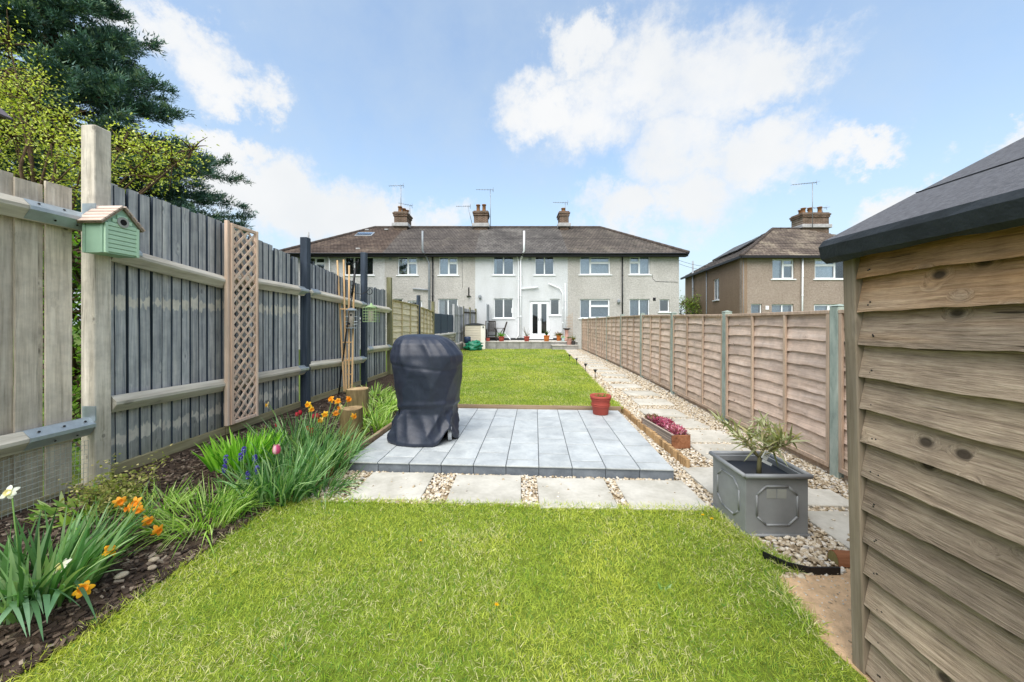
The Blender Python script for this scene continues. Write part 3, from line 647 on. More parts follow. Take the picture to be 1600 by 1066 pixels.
# near, bare fence
nf = thing('board_fence', 'bare brown upright board fence at the left edge, nearest the camera', 'fence', OL, (0, 0, ROTL))
s = .62; k = 0
while s < 2.80:
    w = (.125, .135, .12, .04, .13)[k % 5]*random.uniform(.95, 1.05); w = max(w, 2.835-s) if 2.835-s < .16 else w
    vboard(nf, s, w, .12, 2.50+random.gauss(0, .012), m['wood_bare'], 0.0 if k % 2 else .018, random.gauss(0, .01)); s += w-.002 if k % 3 else w+.004; k += 1
rail(nf, .55, 2.90, 2.27, 2.27, m['rail']); rail(nf, .55, 2.90, .66, .66, m['rail'])
for z in (2.27, .66):                                       # galvanised repair brackets wrapped over the rail ends
    a = along(2.52); L = along(2.90)-a; mb = MB(); y = -.055
    sec = [(.052, -.073), (-.006, -.078), (-.064, -.012), (-.064, .014), (-.006, .064), (.052, .056)]
    n = len(sec); vs = [(0, q[0], q[1]) for q in sec]+[(L, q[0], q[1]) for q in sec]
    mb.convex(vs, [tuple(range(n)), tuple(range(n, 2*n))]+[(i, (i+1) % n, (i+1) % n+n, i+n) for i in range(n)])
    mb.box(L-.004, L+.004, -.06, .05, .03, .15)
    br = mb.build('rail_bracket', m['galv'], nf, (a, y, z))
    for q in (.06, .2, .33):
        bm_ = MB(); bm_.lathe([(.008, 0), (.008, .004), (.004, .006)], 8); bm_.build('bolt', m['gutter'], br, (q, -.038, .042), (R(48), 0, 0))
        if q > .1: bm_ = MB(); bm_.lathe([(.007, 0), (.007, .004), (.003, .006)], 8); bm_.build('bolt', m['gutter'], br, (q-.05, -.036, -.05), (R(132), 0, 0))
MB().box(0, 2.3, -.02, .02, .02, .2, .004).build('gravel_board', m['gravel_board'], nf, (along(.6), 0, 0))
MB().box(-.06, .06, -.06, .06, -.1, 3.06, .006).build('post', m['post_bare'], nf, (along(2.98), -.02, 0))
# grey stained fence with dark posts
gf = thing('board_fence', 'long grey stained feather edge board fence with pale rails', 'fence', OL, (0, 0, ROTL))
def run(s0, s1, t0, t1, w, mat):
    n = max(1, int(round((s1-s0)/w))); step = (s1-s0)/n
    for i in range(n):
        s = s0+i*step; t = (s-s0)/(s1-s0)
        vboard(gf, s, along(step)*random.uniform(.95, .99), .24, t0+(t1-t0)*t+random.gauss(0, .008), mat, random.uniform(0, .008), random.gauss(.12, .03), random.gauss(0, .004), .022)
    mb = MB(); a, b = along(s0), along(s1); mb.convex([(0, 0, 0), (b-a, 0, 0), (b-a, 0, t1-.28), (0, 0, t0-.28), (0, .012, 0), (b-a, .012, 0), (b-a, .012, t1-.28), (0, .012, t0-.28)], [(0, 1, 2, 3), (4, 5, 6, 7), (0, 1, 5, 4), (1, 2, 6, 5), (2, 3, 7, 6), (3, 0, 4, 7)]); mb.build('gap_shade_backing', m['post_dark_and_gap_shade'], gf, (a, .034, .245))  # dark sheet added behind the boards, colouring shade into their gaps
run(3.045, 4.24, 2.66, 2.65, .098, m['wood_grey']); run(4.24, 5.66, 2.63, 2.46, .095, m['wood_grey'])
run(5.80, 7.70, 2.45, 2.28, .1, m['wood_far_grey']); run(7.85, 9.12, 2.28, 2.29, .1, m['wood_far_grey'])
rail(gf, 3.05, 4.25, 2.07, 1.94, m['rail']); rail(gf, 3.05, 4.25, .80, .77, m['rail']); rail(gf, 4.25, 5.70, 2.0, 1.97, m['rail']); rail(gf, 4.25, 5.70, .78, .755, m['rail'])
rail(gf, 5.75, 7.72, 1.97, 1.86, m['rail']); rail(gf, 5.75, 7.72, .80, .71, m['rail']); rail(gf, 7.80, 9.2, 1.83, 1.80, m['rail']); rail(gf, 7.80, 9.2, .90, .87, m['rail'])
for s, z in ((3.05, 2.08), (5.52, 1.972), (5.84, 1.965), (7.56, 1.868), (7.9, 1.828), (5.52, .758), (7.56, .717), (7.9, .898), (9.0, .874)):      # short bracket sleeves by the posts
    a = along(s); L = .2; mb = MB(); sec = [(.05, -.072), (-.006, -.076), (-.062, -.012), (-.062, .014), (-.006, .062), (.05, .055)]; n = 6
    mb.convex([(0, q[0], q[1]) for q in sec]+[(L, q[0], q[1]) for q in sec], [tuple(range(n)), tuple(range(n, 2*n))]+[(i, (i+1) % n, (i+1) % n+n, i+n) for i in range(n)])
    mb.build('rail_bracket', m['galv'], gf, (a, -.055, z))
for s0, s1 in ((3.05, 4.25), (4.26, 5.66), (5.8, 7.7), (7.85, 9.12)): MB().box(0, along(s1-s0), -.02, .02, 0, .2, .004).build('gravel_board', m['gravel_board'], gf, (along(s0), .002, .06))
for s, t, mm in ((5.73, 2.81, 'post_dark_and_gap_shade'), (7.77, 2.97, 'post_dark_and_gap_shade'), (9.22, 2.62, 'post_green')):
    p = MB().box(-.055, .055, -.055, .055, -.1, t, .006).build('post', m[mm], gf, (along(s), -.045, 0))
    if mm == 'post_green': p.rotation_euler = (0, R(-.9), 0)

# lap panels, shared by the fences
def wavy_slat(L, h, seed):
    r = random.Random(seed); n = 28; mb = MB(); vs = []
    ph = [r.uniform(0, 6) for _ in range(3)]
    for i in range(n+1):
        t = i/n; x = L*t; e = .005*math.sin(t*7+ph[0])+.004*math.sin(t*19+ph[1])+.003*math.sin(t*43+ph[2])
        vs += [(x, .034, e), (x, .018, e+.002), (x, -.006, h), (x, .004, h)]
    fs = [(0, 1, 2, 3), tuple(n*4+k for k in (3, 2, 1, 0))]
    for i in range(n):
        for k in range(4): fs.append((i*4+k, (i+1)*4+k, (i+1)*4+(k+1) % 4, i*4+(k+1) % 4))
    mb.add(vs, [tuple(reversed(f)) for f in fs]); return mb.mesh('slat')
SL = {}
def lap_panel(parent, x0, L, z0, H, ny, mat_s, mat_b, flip=1, nb=2, zs=0.0):
    """slats face local +y when flip is 1"""
    mb = MB(); y = .034*flip
    for i in range(nb+2):
        x = .018+(L-.036)*i/(nb+1); mb.box(x-.018, x+.018, y, y+.022*flip, 0, H-.03, .002)
    mb.box(0, L, y-.05*flip, y+.026*flip, H-.028, H+.004, .002); mb.box(0, L, y+.002*flip, y+.024*flip, -.002, .04, .002)
    fr = mb.build('panel', mat_b, parent, (x0, 0, z0), (0, -math.atan2(zs, L), 0)); h = (H-.03)/ny
    for j in range(ny):
        key = (round(L, 2), round(h, 3), mat_s.name, random.randrange(5))
        if key not in SL: SL[key] = wavy_slat(L-.01, h*1.22, hash(key) % 999); SL[key].materials.append(mat_s)
        o = obj('slat', SL[key], None, fr, (.005 if flip > 0 else L-.005, -.002*flip, h*j+.008), (0, 0, 0 if flip > 0 else math.pi))
    return fr
# cream panels, screen and walls further along on the left
cf = thing('lap_panel_fence', 'cream lap panel fence behind the covered barbecue, left of the far lawn', 'fence', OL, (0, 0, ROTL))
for s0, s1, z, H, zs in ((9.36, 11.56, .42, 1.66, -.04), (11.76, 13.34, .4, 1.6, -.1)):
    lap_panel(cf, along(s0), along(s1-s0), z, H, 10, m['lap_pale'], m['lap_pale_batten'], -1, 2 if s0 < 10 else 3, zs)
    MB().box(0, along(s1-s0), -.02, .03, .02, z-.003, .003).build('gravel_board', m['gravel_board'], cf, (along(s0), 0, 0))
for s, t, mm in ((11.66, 2.36, 'post_dark_and_gap_shade'), (13.43, 2.26, 'post_green')): MB().box(-.05, .05, -.05, .05, 0, t, .005).build('post', m[mm], cf, (along(s), -.03, 0))
sf = thing('screen_panel', 'dark blue grey screening panel above the low stone wall', 'screen', (lf(13.5)), (0, 0, ROTL))
mb = MB().box(.02, 3.55, -.012, .012, 1.06, 1.84, .003); mb.build('fabric', m['screen'], sf)
for x in (.02, 1.2, 2.4, 3.55): MB().box(x-.02, x+.02, -.03, -.012, 1.04, 1.86, .003).build('batten', m['post_dark_and_gap_shade'], sf)
sw = thing('stone_wall', 'low rubble stone wall with pale coping under the dark screening', 'wall', (lf(13.5)), (0, 0, ROTL))
MB().box(0, 3.6, -.1, .1, 0, .96).build('wall_core', m['mortar'], sw)
for j in range(6):
    x = 0
    while x < 3.55:
        w = random.uniform(.18, .42); w = min(w, 3.6-x)
        MB().box(x+.012, x+w-.012, -.13-random.uniform(0, .015), -.08, .06+j*.15+.012, .06+(j+1)*.15-.006, .018).build('stone', m['rubble'], sw); x += w
for i in range(4): MB().box(i*.9+.004, i*.9+.896, -.16, .14, .965, 1.03, .01).build('coping', m['terrace_top'], sw)
bf = thing('board_fence', 'short blue grey board fence on stone footing beside the storage box', 'fence', lf(17.2), (0, 0, ROTL))
for i in range(14): MB().box(i*.165+.003, i*.165+.158, -.01, .012, .5, 2.32, .003).build('board', m['wood_far_grey'], bf)
for z in (1.0, 1.9): MB().box(0, 2.3, -.045, -.012, z-.04, z+.04, .004).build('rail', m['wood_far_grey'], bf)
for x in (.0, 1.15, 2.3): MB().box(x-.05, x+.05, -.06, .04, 0, 2.36, .006).build('post', m['wood_far_grey'], bf)
for i in range(6): MB().box(i*.385+.006, i*.385+.378, -.12, .1, 0, .45, .02).build('footing_stone', m['rubble'], bf)
tf = thing('board_fence', 'dark grey slatted fence between the terraces, ending at the white wall', 'fence', (-2.62, 19.55, .1), (0, 0, math.atan2(1.35, .56)))
for i in range(13): MB().box(i*.11, i*.11+.085, -.01, .012, .35, 2.18-.008*i, .003).build('board', m['wood_far_grey'], tf)
for x in (0, .72, 1.4): MB().box(x-.04, x+.04, -.05, .03, 0, 2.28-.06*x, .005).build('post', m['post_green'], tf)
for z in (.7, 1.95): MB().box(0, 1.4, -.04, -.011, z-.035, z+.035, .004).build('rail', m['dark_wood'], tf)

# ------------------------------------------------------------------ right lap fence
ROTR = math.atan2(1, .035); OR = Vector((RX(0), 0, 0))
rf = thing('lap_panel_fence', 'long pale brown lap panel fence with sage green posts on the right', 'fence', OR, (0, 0, ROTR))
posts = [1.55+1.93*i for i in range(10)]
for i, s in enumerate(posts):
    z = path_z(s); mb = MB().box(-.05, .05, -.05, .055, -.05, 1.63+z, .008); mb.convex([(-.055, -.055, 1.632+z), (.055, -.055, 1.632+z), (.055, .06, 1.632+z), (-.055, .06, 1.632+z), (0, 0, 1.652+z)], [(0, 1, 2, 3), (0, 1, 4), (1, 2, 4), (2, 3, 4), (3, 0, 4)])
    mb.build('post', m['sage_post'], rf, (s*1.0006, 0, 0))
    if i:
        s0 = posts[i-1]; lap_panel(rf, s0*1.0006+.055, 1.82, .075+path_z(s0), 1.515, 11 if i < 6 else 10, m['lap'], m['lap_batten'], 1, 2 if i < 7 else 3, path_z(s)-path_z(s0))
        MB().box(.06, 1.87, -.02, .012, -.02, .07, .003).build('gravel_board', m['lap_batten'], rf, (s0*1.0006, 0, path_z(s0)))

# ------------------------------------------------------------------ houses
FY = 21.0; SC = F/FY
hx = lambda p: (p-CX)/SC
hz = lambda p: EYE+(HZ-p)/SC
TZ = .49                                 # terrace level
def wall_open(mb, x0, x1, z0, z1, ops, y, th):
    xs = sorted({x0, x1, *[o[0] for o in ops], *[o[1] for o in ops]}); zs = sorted({z0, z1, *[o[2] for o in ops], *[o[3] for o in ops]})
    for a, b in zip(xs[:-1], xs[1:]):
        for c, d in zip(zs[:-1], zs[1:]):
            if any(o[0] <= a and b <= o[1] and o[2] <= c and d <= o[3] for o in ops): continue
            mb.add([(a, y, c), (b, y, c), (b, y, d), (a, y, d)], [(0, 1, 2, 3)]); mb.add([(a, y+th, c), (b, y+th, c), (b, y+th, d), (a, y+th, d)], [(3, 2, 1, 0)])
    for a, b, c, d in ops:
        for p, q in (((a, c), (b, c)), ((b, c), (b, d)), ((b, d), (a, d)), ((a, d), (a, c))):
            mb.add([(p[0], y, p[1]), (q[0], y, q[1]), (q[0], y+th, q[1]), (p[0], y+th, p[1])], [(0, 1, 2, 3)])
    for p, q in (((x0, z0), (x0, z1)), ((x1, z0), (x1, z1)), ((x0, z1), (x1, z1))): mb.add([(p[0], y, p[1]), (q[0], y, q[1]), (q[0], y+th, q[1]), (p[0], y+th, p[1])], [(0, 1, 2, 3)])
def curtain(parent, x0, x1, z0, z1, y, mat):
    mb = MB(); n = max(6, int((x1-x0)/.035)); vs = []
    for i in range(n+1):
        x = x0+(x1-x0)*i/n; w = y+.018*math.sin(i*1.9)+.01*math.sin(i*.7); vs += [(x, w, z0), (x, w, z1)]
    mb.add(vs, [(2*i, 2*i+2, 2*i+3, 2*i+1) for i in range(n)]); mb.build('curtain', mat, parent, smooth=True)
def window(parent, op, y, lights, cur=None, sill=True, leaded=False):
    """white frame in an opening; lights: (x fraction from, to, [transom fractions])"""
    x0, x1, z0, z1 = op; w, h = x1-x0, z1-z0; mb = MB(); f = .055; yf = y+.07
    mb.box(x0, x0+f, yf, yf+.07, z0, z1, .004); mb.box(x1-f, x1, yf, yf+.07, z0, z1, .004); mb.box(x0+f, x1-f, yf, yf+.07, z0, z0+f, .004); mb.box(x0+f, x1-f, yf, yf+.07, z1-f, z1, .004)
    panes = []
    for a, b, tr in lights:
        xa, xb = x0+w*a, x0+w*b
        if a > .01: mb.box(xa-.035, xa+.035, yf-.006, yf+.066, z0+f, z1-f, .004)
        zs = [0]+list(tr)+[1]
        for t in tr: mb.box(xa+.03, xb-.03, yf-.003, yf+.06, z0+h*t-.03, z0+h*t+.03, .004)
        for c, d in zip(zs[:-1], zs[1:]):
            pa, pb = xa+(f if a < .01 else .035), xb-(f if b > .99 else .035); pc, pd = z0+h*c+(f if c == 0 else .03), z0+h*d-(f if d == 1 else .03)
            if tr:                                   # opening casement: a second, slightly proud sash
                mb.box(pa, pa+.03, yf-.012, yf+.03, pc, pd, .003); mb.box(pb-.03, pb, yf-.012, yf+.03, pc, pd, .003); mb.box(pa, pb, yf-.0115, yf+.03, pc, pc+.03, .003); mb.box(pa, pb, yf-.0115, yf+.03, pd-.03, pd, .003)
            panes.append((pa, pb, pc, pd))
    fr = mb.build('window', m['upvc'], parent)
    for a, b, c, d in panes:
        MB().box(a, b, yf+.025, yf+.035, c, d).build('pane', m['glass'], fr)
        if leaded:
            lb = MB(); step = .17; k = -int((d-c)/step)
            for sgn in (1, -1):
                for i in range(-12, 24):
                    u = a+i*step
                    p, q = Vector((u, yf+.02, c)), Vector((u+sgn*(d-c)*.62, yf+.02, d))
                    lo, hi = min(p.x, q.x), max(p.x, q.x)
                    if hi < a or lo > b: continue
                    t0, t1 = 0, 1; dx = q.x-p.x
                    for lim in (a, b):
                        t = (lim-p.x)/dx
                        if (dx > 0) == (lim == a): t0 = max(t0, t)
                        else: t1 = min(t1, t)
                    if t1-t0 > .02: lb.bar(p.lerp(q, t0), p.lerp(q, t1), .012, .012)
            lb.build('lead_lattice', m['gutter'], fr)
    if sill: MB().box(x0-.09, x1+.09, y-.05, y+.07, z0-.06, z0-.004, .006).build('sill', m['upvc'], fr)
    if cur:
        for a, b, mm in cur: curtain(fr, x0+w*a, x0+w*b, z0+.02, z1-.02, yf+.16, m[mm])
    return fr
def pipe(parent, pts, r, mat, name='drainpipe', clips=True):
    mb = MB(); mb.tube(pts, r, 8)
    for p, q in zip(pts[:-1], pts[1:]):
        p, q = Vector(p), Vector(q); L = (q-p).length; k = int(L/1.2)
        for i in range(1, k+1):
            c = p.lerp(q, i/(k+1)); d = (q-p).normalized()*.03; mb.tube([c-d, c+d], r*1.28, 8)
    return mb.build(name, mat, parent, smooth=True)
EZ, RZ, RY, EYf = 5.42, 8.02, 25.0, 20.62
def slope_courses(name, mat, parent, xa, xb, hipL=0, hipR=0, n=20, lift=.03, y0=EYf, y1=RY, z0=EZ, z1=RZ, yb=None):
    """front roof slope laid in overlapping courses, and the back slope"""
    mb = MB(); vs = []
    for j in range(n):
        t0, t1 = j/n, (j+1)/n
        L0, L1 = xa+hipL*t0, xa+hipL*t1; R0, R1 = xb-hipR*t0, xb-hipR*t1
        a = [(L0, y0+(y1-y0)*t0, z0+(z1-z0)*t0+lift), (R0, y0+(y1-y0)*t0, z0+(z1-z0)*t0+lift), (R1, y0+(y1-y0)*t1, z0+(z1-z0)*t1), (L1, y0+(y1-y0)*t1, z0+(z1-z0)*t1)]
        mb.add(a, [(0, 1, 2, 3)]); mb.add([(L0, a[0][1], a[0][2]-lift), (R0, a[0][1], a[0][2]-lift), a[1], a[0]], [(0, 1, 2, 3)])
    yb = yb or 2*y1-y0
    mb.add([(xa, yb, z0), (xb, yb, z0), (xb-hipR, y1, z1), (xa+hipL, y1, z1)], [(1, 0, 3, 2)])
    for hip, xe, sg in ((hipL, xa, 1), (hipR, xb, -1)):
        if hip: mb.add([(xe, y0, z0+.005), (xe, yb, z0+.005), (xe+sg*hip, y1, z1)], [(0, 2, 1) if sg > 0 else (0, 1, 2)])
    return mb.build(name, mat, parent)
def half_round(name, mat, parent, p, q, r=.11):
    mb = MB(); p, q = Vector(p), Vector(q); n = max(2, int((q-p).length/.45))
    for i in range(n):
        a, b = p.lerp(q, i/n), p.lerp(q, (i+1)/n); mb.tube([a, b], [r, r*.93], 8)
    return mb.build(name, mat, parent, smooth=True)
def chimney(parent, cx, cy, w, d, z0, z1, pots):
    mb = MB().box(cx-w/2, cx+w/2, cy-d/2, cy+d/2, z0, z1-.3); mb.box(cx-w/2-.05, cx+w/2+.05, cy-d/2-.05, cy+d/2+.05, z1-.3, z1-.16, .01)
    mb.box(cx-w/2-.09, cx+w/2+.09, cy-d/2-.09, cy+d/2+.09, z1-.158, z1-.05, .01); mb.box(cx-w/2-.03, cx+w/2+.03, cy-d/2-.03, cy+d/2+.03, z1-.048, z1+.03, .02)
    ch = mb.build('chimney', m['brick'], parent)
    for (ox, oy, h) in pots:
        pm = MB(); pm.lathe([(.15, 0), (.15, .05), (.12, .08), (.115, h-.08), (.15, h-.06), (.15, h), (.10, h), (.1, h-.1)], 14, cap1=True); pm.build('chimney_pot', m['pot_clay'], ch, (cx+ox, cy+oy, z1+.02), smooth=True)
    MB().box(cx-w/2-.12, cx+w/2+.12, cy-d/2-.14, cy+d/2+.1, z0+.62, z0+.86, .02).build('flashing', m['lead'], ch); return ch
def aerial(parent, base, h, boom, ang, tilt=0, n=7, lean=0):
    mb = MB(); b = Vector(base); top = b+Vector((lean, 0, h)); mb.tube([b, top], .022, 6)
    d = Vector((math.cos(ang), math.sin(ang), tilt)); p, q = top-d*boom*.82, top+d*boom*.18; mb.tube([p, q], .016, 5); s_ = Vector((-math.sin(ang), math.cos(ang), 0))
    for i in range(n):
        c = p.lerp(q, i/(n-1)); l = .11+.10*i/(n-1); mb.tube([c-s_*l, c+s_*l], .008, 4)
    e = q; mb.tube([e+Vector((0, 0, -.16)), e-d*.04, e+Vector((0, 0, .16))], .012, 4)
    return mb.build('aerial', m['steel'], parent, smooth=True)
def house(label, xa, xb, wallmat, roofmat, wins, hipL=0, hipR=0, door=None):
    h = thing('terraced_house', label, 'house', (0, 0, 0))
    ops = [w[0] for w in wins]+([door] if door else [])
    mb = MB(); wall_open(mb, xa, xb, -.05, EZ-.02, ops, FY, .24)
    mb.box(xa+.001, xa+.2, FY+.25, 29.2, -.05, EZ-.02); mb.box(xb-.2, xb-.001, FY+.25, 29.2, -.05, EZ-.02); mb.box(xa+.2, xb-.2, 29, 29.2, -.05, EZ-.02)
    mb.build('wall', m[wallmat], h)
    MB().box(xa+.21, xb-.21, FY+.26, 28.9, 2.86, 2.96).build('floor', m['room'], h)
    MB().box(xa+.21, xb-.21, FY+2.6, FY+2.7, .3, EZ-.05).build('room_wall', m['room'], h)
    for w in wins: window(h, w[0], FY, *w[1:])
    slope_courses('roof', m[roofmat], h, xa-(.38 if hipL else 0), xb+(.38 if hipR else 0), hipL+(.0), hipR)
    a, b = xa-(.36 if hipL else 0), xb+(.36 if hipR else 0)
    mb = MB().box(a, b, EYf+.02, EYf+.05, EZ-.17, EZ-.02); mb.box(a, b, EYf+.05, FY+.0, EZ-.16, EZ-.14); mb.build('fascia', m['gutter'], h)
    MB().tube([(a, EYf-.04, EZ-.03), (b, EYf-.04, EZ-.03)], .055, 8).build('gutter', m['gutter'], h, smooth=True)
    half_round('ridge_tiles', m['ridge'], h, (xa+(hipL-.38 if hipL else 0), RY, RZ), (xb-(hipR-.38 if hipR else 0), RY, RZ))
    if hipL: half_round('hip_tiles', m['ridge'], h, (xa-.38, EYf, EZ+.03), (xa-.38+hipL, RY, RZ))
    if hipR: half_round('hip_tiles', m['ridge'], h, (xb+.38, EYf, EZ+.03), (xb+.38-hipR, RY, RZ))
    return h
def O(a, b, c, d): return (hx(a), hx(b), hz(d), hz(c))
two = [(0, .5, []), (.5, 1, [.66])]; twoL = [(0, .5, [.66]), (.5, 1, [])]; pair = [(0, .5, []), (.5, 1, [])]
xA, xB, xC, xD, xE = hx(447), hx(601), hx(742.5), hx(887), hx(1061)
A_ = house('pale end terraced house on the left with leaded diamond window', xA, xB, 'wall_pale', 'roof_a', [
    (O(476, 508, 402, 430), two), (O(538, 583.5, 401.4, 430), [(0, .33, []), (.33, .67, []), (.67, 1, [])], None, True, True), (O(476, 508, 467, 498), pair), (O(538, 583, 467, 498), pair)], hipL=4.0)
B_ = house('grey pebbledashed terraced house second from the left', xB, xC, 'wall_grey', 'roof_b', [
    (O(621.3, 652.3, 401.2, 430), two, [(.6, .98, 'curtain_blue')]), (O(685.7, 715.4, 401.2, 430), two, [(.05, .45, 'curtain_blue')]), (O(684.5, 715.4, 467, 527), pair, [(.05, .3, 'curtain')], False), (O(614, 629, 467, 490), [(0, 1, [])]), (O(637, 659.5, 470, 527), [(0, 1, [.45])], None, False)])
C_ = house('white painted terraced house with French doors in the middle', xC, xD, 'wall_white', 'roof_c', [
    (O(770.5, 803, 400.3, 429.7), pair, [(.05, .16, 'curtain_blue')]), (O(835.5, 866.2, 400.3, 429.7), pair), (O(771.6, 801.8, 466.5, 497.5), pair), (O(859.6, 874.6, 467, 492.8), [(0, 1, [])])], door=O(827.6, 858.6, 470.4, 528.6))
D_ = house('grey pebbledashed end terraced house on the right with net curtains', xD, xE, 'wall_grey', 'roof_d', [
    (O(906, 953.7, 400.3, 429.2), [(0, .34, []), (.34, 1, [.64])], [(.03, .97, 'curtain')]), (O(983.6, 1015.7, 400.3, 429.2), twoL, [(.03, .97, 'curtain')]), (O(906, 952.9, 467.3, 497.5), [(0, .34, []), (.34, 1, [.64])], [(.03, .97, 'curtain_blue')]),
    (O(983.6, 1015.1, 467.3, 497.5), pair, [(.03, .97, 'curtain_blue')]), (O(1030.4, 1046, 467.8, 487.5), [(0, 1, [])])], hipR=4.0)
# French doors
x0, x1, z0, z1 = O(827.6, 858.6, 470.4, 528.6); mb = MB(); yf = FY+.05
mb.box(x0, x0+.06, yf, yf+.08, z0, z1, .004); mb.box(x1-.06, x1, yf, yf+.08, z0, z1, .004); mb.box(x0+.06, x1-.06, yf, yf+.08, z1-.06, z1, .004); mb.box(x0+.06, x1-.06, yf, yf+.1, z0, z0+.06, .004)
xm = (x0+x1)/2
for a, b in ((x0+.065, xm-.004), (xm+.004, x1-.065)):
    mb.box(a, a+.1, yf-.012, yf+.05, z0+.065, z1-.065, .005); mb.box(b-.1, b, yf-.012, yf+.05, z0+.065, z1-.065, .005); mb.box(a+.1, b-.1, yf-.011, yf+.05, z0+.065, z0+.26, .005); mb.box(a+.1, b-.1, yf-.011, yf+.05, z1-.17, z1-.065, .005)
fd = mb.build('french_door', m['upvc'], C_)
for a, b in ((x0+.165, xm-.104), (xm+.104, x1-.165)): MB().box(a, b, yf+.01, yf+.02, z0+.26, z1-.17).build('pane', m['glass'], fd)
for s_ in (-1, 1): MB().box(xm+s_*.06-.012, xm+s_*.06+.012, yf-.05, yf-.013, z0+1.0, z0+1.16, .004).build('handle', m['steel'], fd)
MB().box(x0-.12, x1+.2, FY-.06, FY+.05, z0-.05, z0-.004, .006).build('sill', m['upvc'], fd)
MB().box(xC+.05, xD-.05, FY-.012, FY-.002, TZ-.02, TZ+.12).build('damp_course', m['gutter'], C_)
MB().box(hx(799), hx(803), FY+.05, FY+.06, hz(489), hz(481.5)).build('notice', m['white_paper'], C_)
# pipes
def hp(x, y, dy=-.09): return (hx(x), FY+dy, hz(y))
pipe(C_, [hp(813.5, 400), hp(813.5, 526)], .045, m['upvc']); pipe(C_, [hp(806, 399, -.2), hp(808.5, 403), hp(810, 410), hp(810, 524), hp(806, 529)], .035, m['upvc'])
pipe(C_, [(hx(819)-.02, 20.5, 6.65), (hx(819)-.02, 20.5, EZ+.12), hp(813.5, 406)], .055, m['upvc'], 'soil_stack')
pipe(C_, [hp(815, 451.5), hp(841, 449.3)], .04, m['upvc'], 'waste_pipe'); pipe(C_, [hp(857, 443.5), hp(874, 451), hp(879, 460), hp(879.2, 527)], .035, m['upvc'], 'waste_pipe')
pipe(C_, [hp(883, 443), hp(883, 527)], .03, m['upvc'])
pipe(B_, [(hx(663.5), 20.5, 6.65), (hx(663.5), 20.5, EZ+.12), hp(669, 406), hp(671, 412), hp(671, 526)], .055, m['pipe_grey'], 'soil_stack')
pipe(B_, [hp(676.5, 400), hp(676.5, 526)], .04, m['gutter']); pipe(B_, [hp(645.5, 451.5), hp(670, 453.5)], .045, m['pipe_grey'], 'waste_pipe')
pipe(D_, [hp(971.8, 399), hp(971.8, 526)], .038, m['gutter']); pipe(D_, [(hx(1059), FY-.01, hz(441)), (hx(1025), FY-.01, hz(440)), (hx(1020), FY-.01, hz(436)), (hx(1018.5), FY-.01, hz(428))], .009, m['gutter'], 'cable')
pipe(A_, [hp(513, 400), hp(516, 408), hp(516, 526)], .04, m['upvc'])
pipe(B_, [(hx(722), FY-.01, hz(401)), (hx(722.5), FY-.01, hz(450))], .008, m['gutter'], 'cable')
for par, px, py, w in ((C_, 828, 404.5, 2.4), (B_, 658, 404.5, 2.4), (B_, 610, 404.5, 2), (D_, 1022.3, 467.6, 2.2)):
    mb = MB()
    x, z = hx(px), hz(py); ww = w/SC
    mb.box(x-ww, x+ww, FY-.02, FY-.002, z-.09, z+.09, .004)
    for j in range(4): mb.box(x-ww*.85, x+ww*.85, FY-.028, FY-.021, z-.07+j*.037, z-.052+j*.037)
    mb.build('air_brick', m['pipe_grey'] if par is not D_ else m['gutter'], par)
for par, px, py in ((C_, 750, 464), (D_, 966, 471)):      # bulkhead wall lamps, unlit
    mb = MB(); x, z = hx(px), hz(py); mb.lathe([(.05, 0), (.09, .04), (.09, .16), (.05, .2)], 10, (x, FY-.1, z-.1)); mb.box(x-.03, x+.03, FY-.1, FY-.002, z+.05, z+.11); mb.build('wall_lamp', m['pipe_grey'], par)
wt = thing('hanging_pan', 'black long handled pan shaped ornament hanging on grey wall', 'ornament', (hx(732.5), FY-.02, hz(463)))
mb = MB(); mb.tube([(0, 0, .05), (0, 0, .5)], .035, 8); mb.lathe([(.02, -.01), (.13, 0), (.13, .02), (.02, .03)], 14)
mb.build('body', m['black'], wt)
# chimneys and aerials
chimney(A_, hx(0)*0+(629.5-CX)/F*RY, RY, .85, 1.1, RZ-.7, EYE+(HZ-335)/F*RY, [(-.12, -.25, .42), (.2, .3, .34), (.05, .05, .38)])
chimney(B_, (752-CX)/F*RY, RY, .92, .9, RZ-.7, EYE+(HZ-333)/F*RY, [(-.2, -.1, .5), (.2, -.1, .52)])
chimney(C_, (880-CX)/F*RY, RY, .6, 1.0, RZ-.7, EYE+(HZ-334)/F*RY, [(-.02, -.2, .28), (.05, .25, .28)])
def rp(x, y): return at(x, y, RY)
aerial(A_, rp(626.5, 330), 1.75, 1.0, 0, .03); aerial(A_, rp(640.5, 338), .75, .9, .5, -.05); aerial(B_, rp(766.5, 356), 2.6, 1.15, R(4), .01, lean=-.02); aerial(B_, rp(738, 352), 1.3, .95, R(8), .06, lean=-.3); aerial(C_, rp(883, 334), .75, 1.0, R(4), 0)
mb = MB().box(-.55, .55, -.03, .03, -.35, .35, .02); rw = mb.build('roof_window', m['pipe_grey'], A_, (at(570, 366, 23.6)), (R(-59), 0, 0)); MB().box(-.48, .48, -.045, -.031, -.28, .28).build('pane', m['glass'], rw)
pipe(A_, [(at(482, 385, 23)), (at(482, 363, 23))], .05, m['lead'], 'flue'); 
mb = MB()
mb.box(-.12, .12, -.1, .1, 0, .08, .01)
for px, py in ((604, 360), (560, 390), (501, 393), (574, 360.5)): obj('roof_vent', mb.mesh(), m['lead'], A_, at(px, py, 24.4 if py < 370 else 21.3))

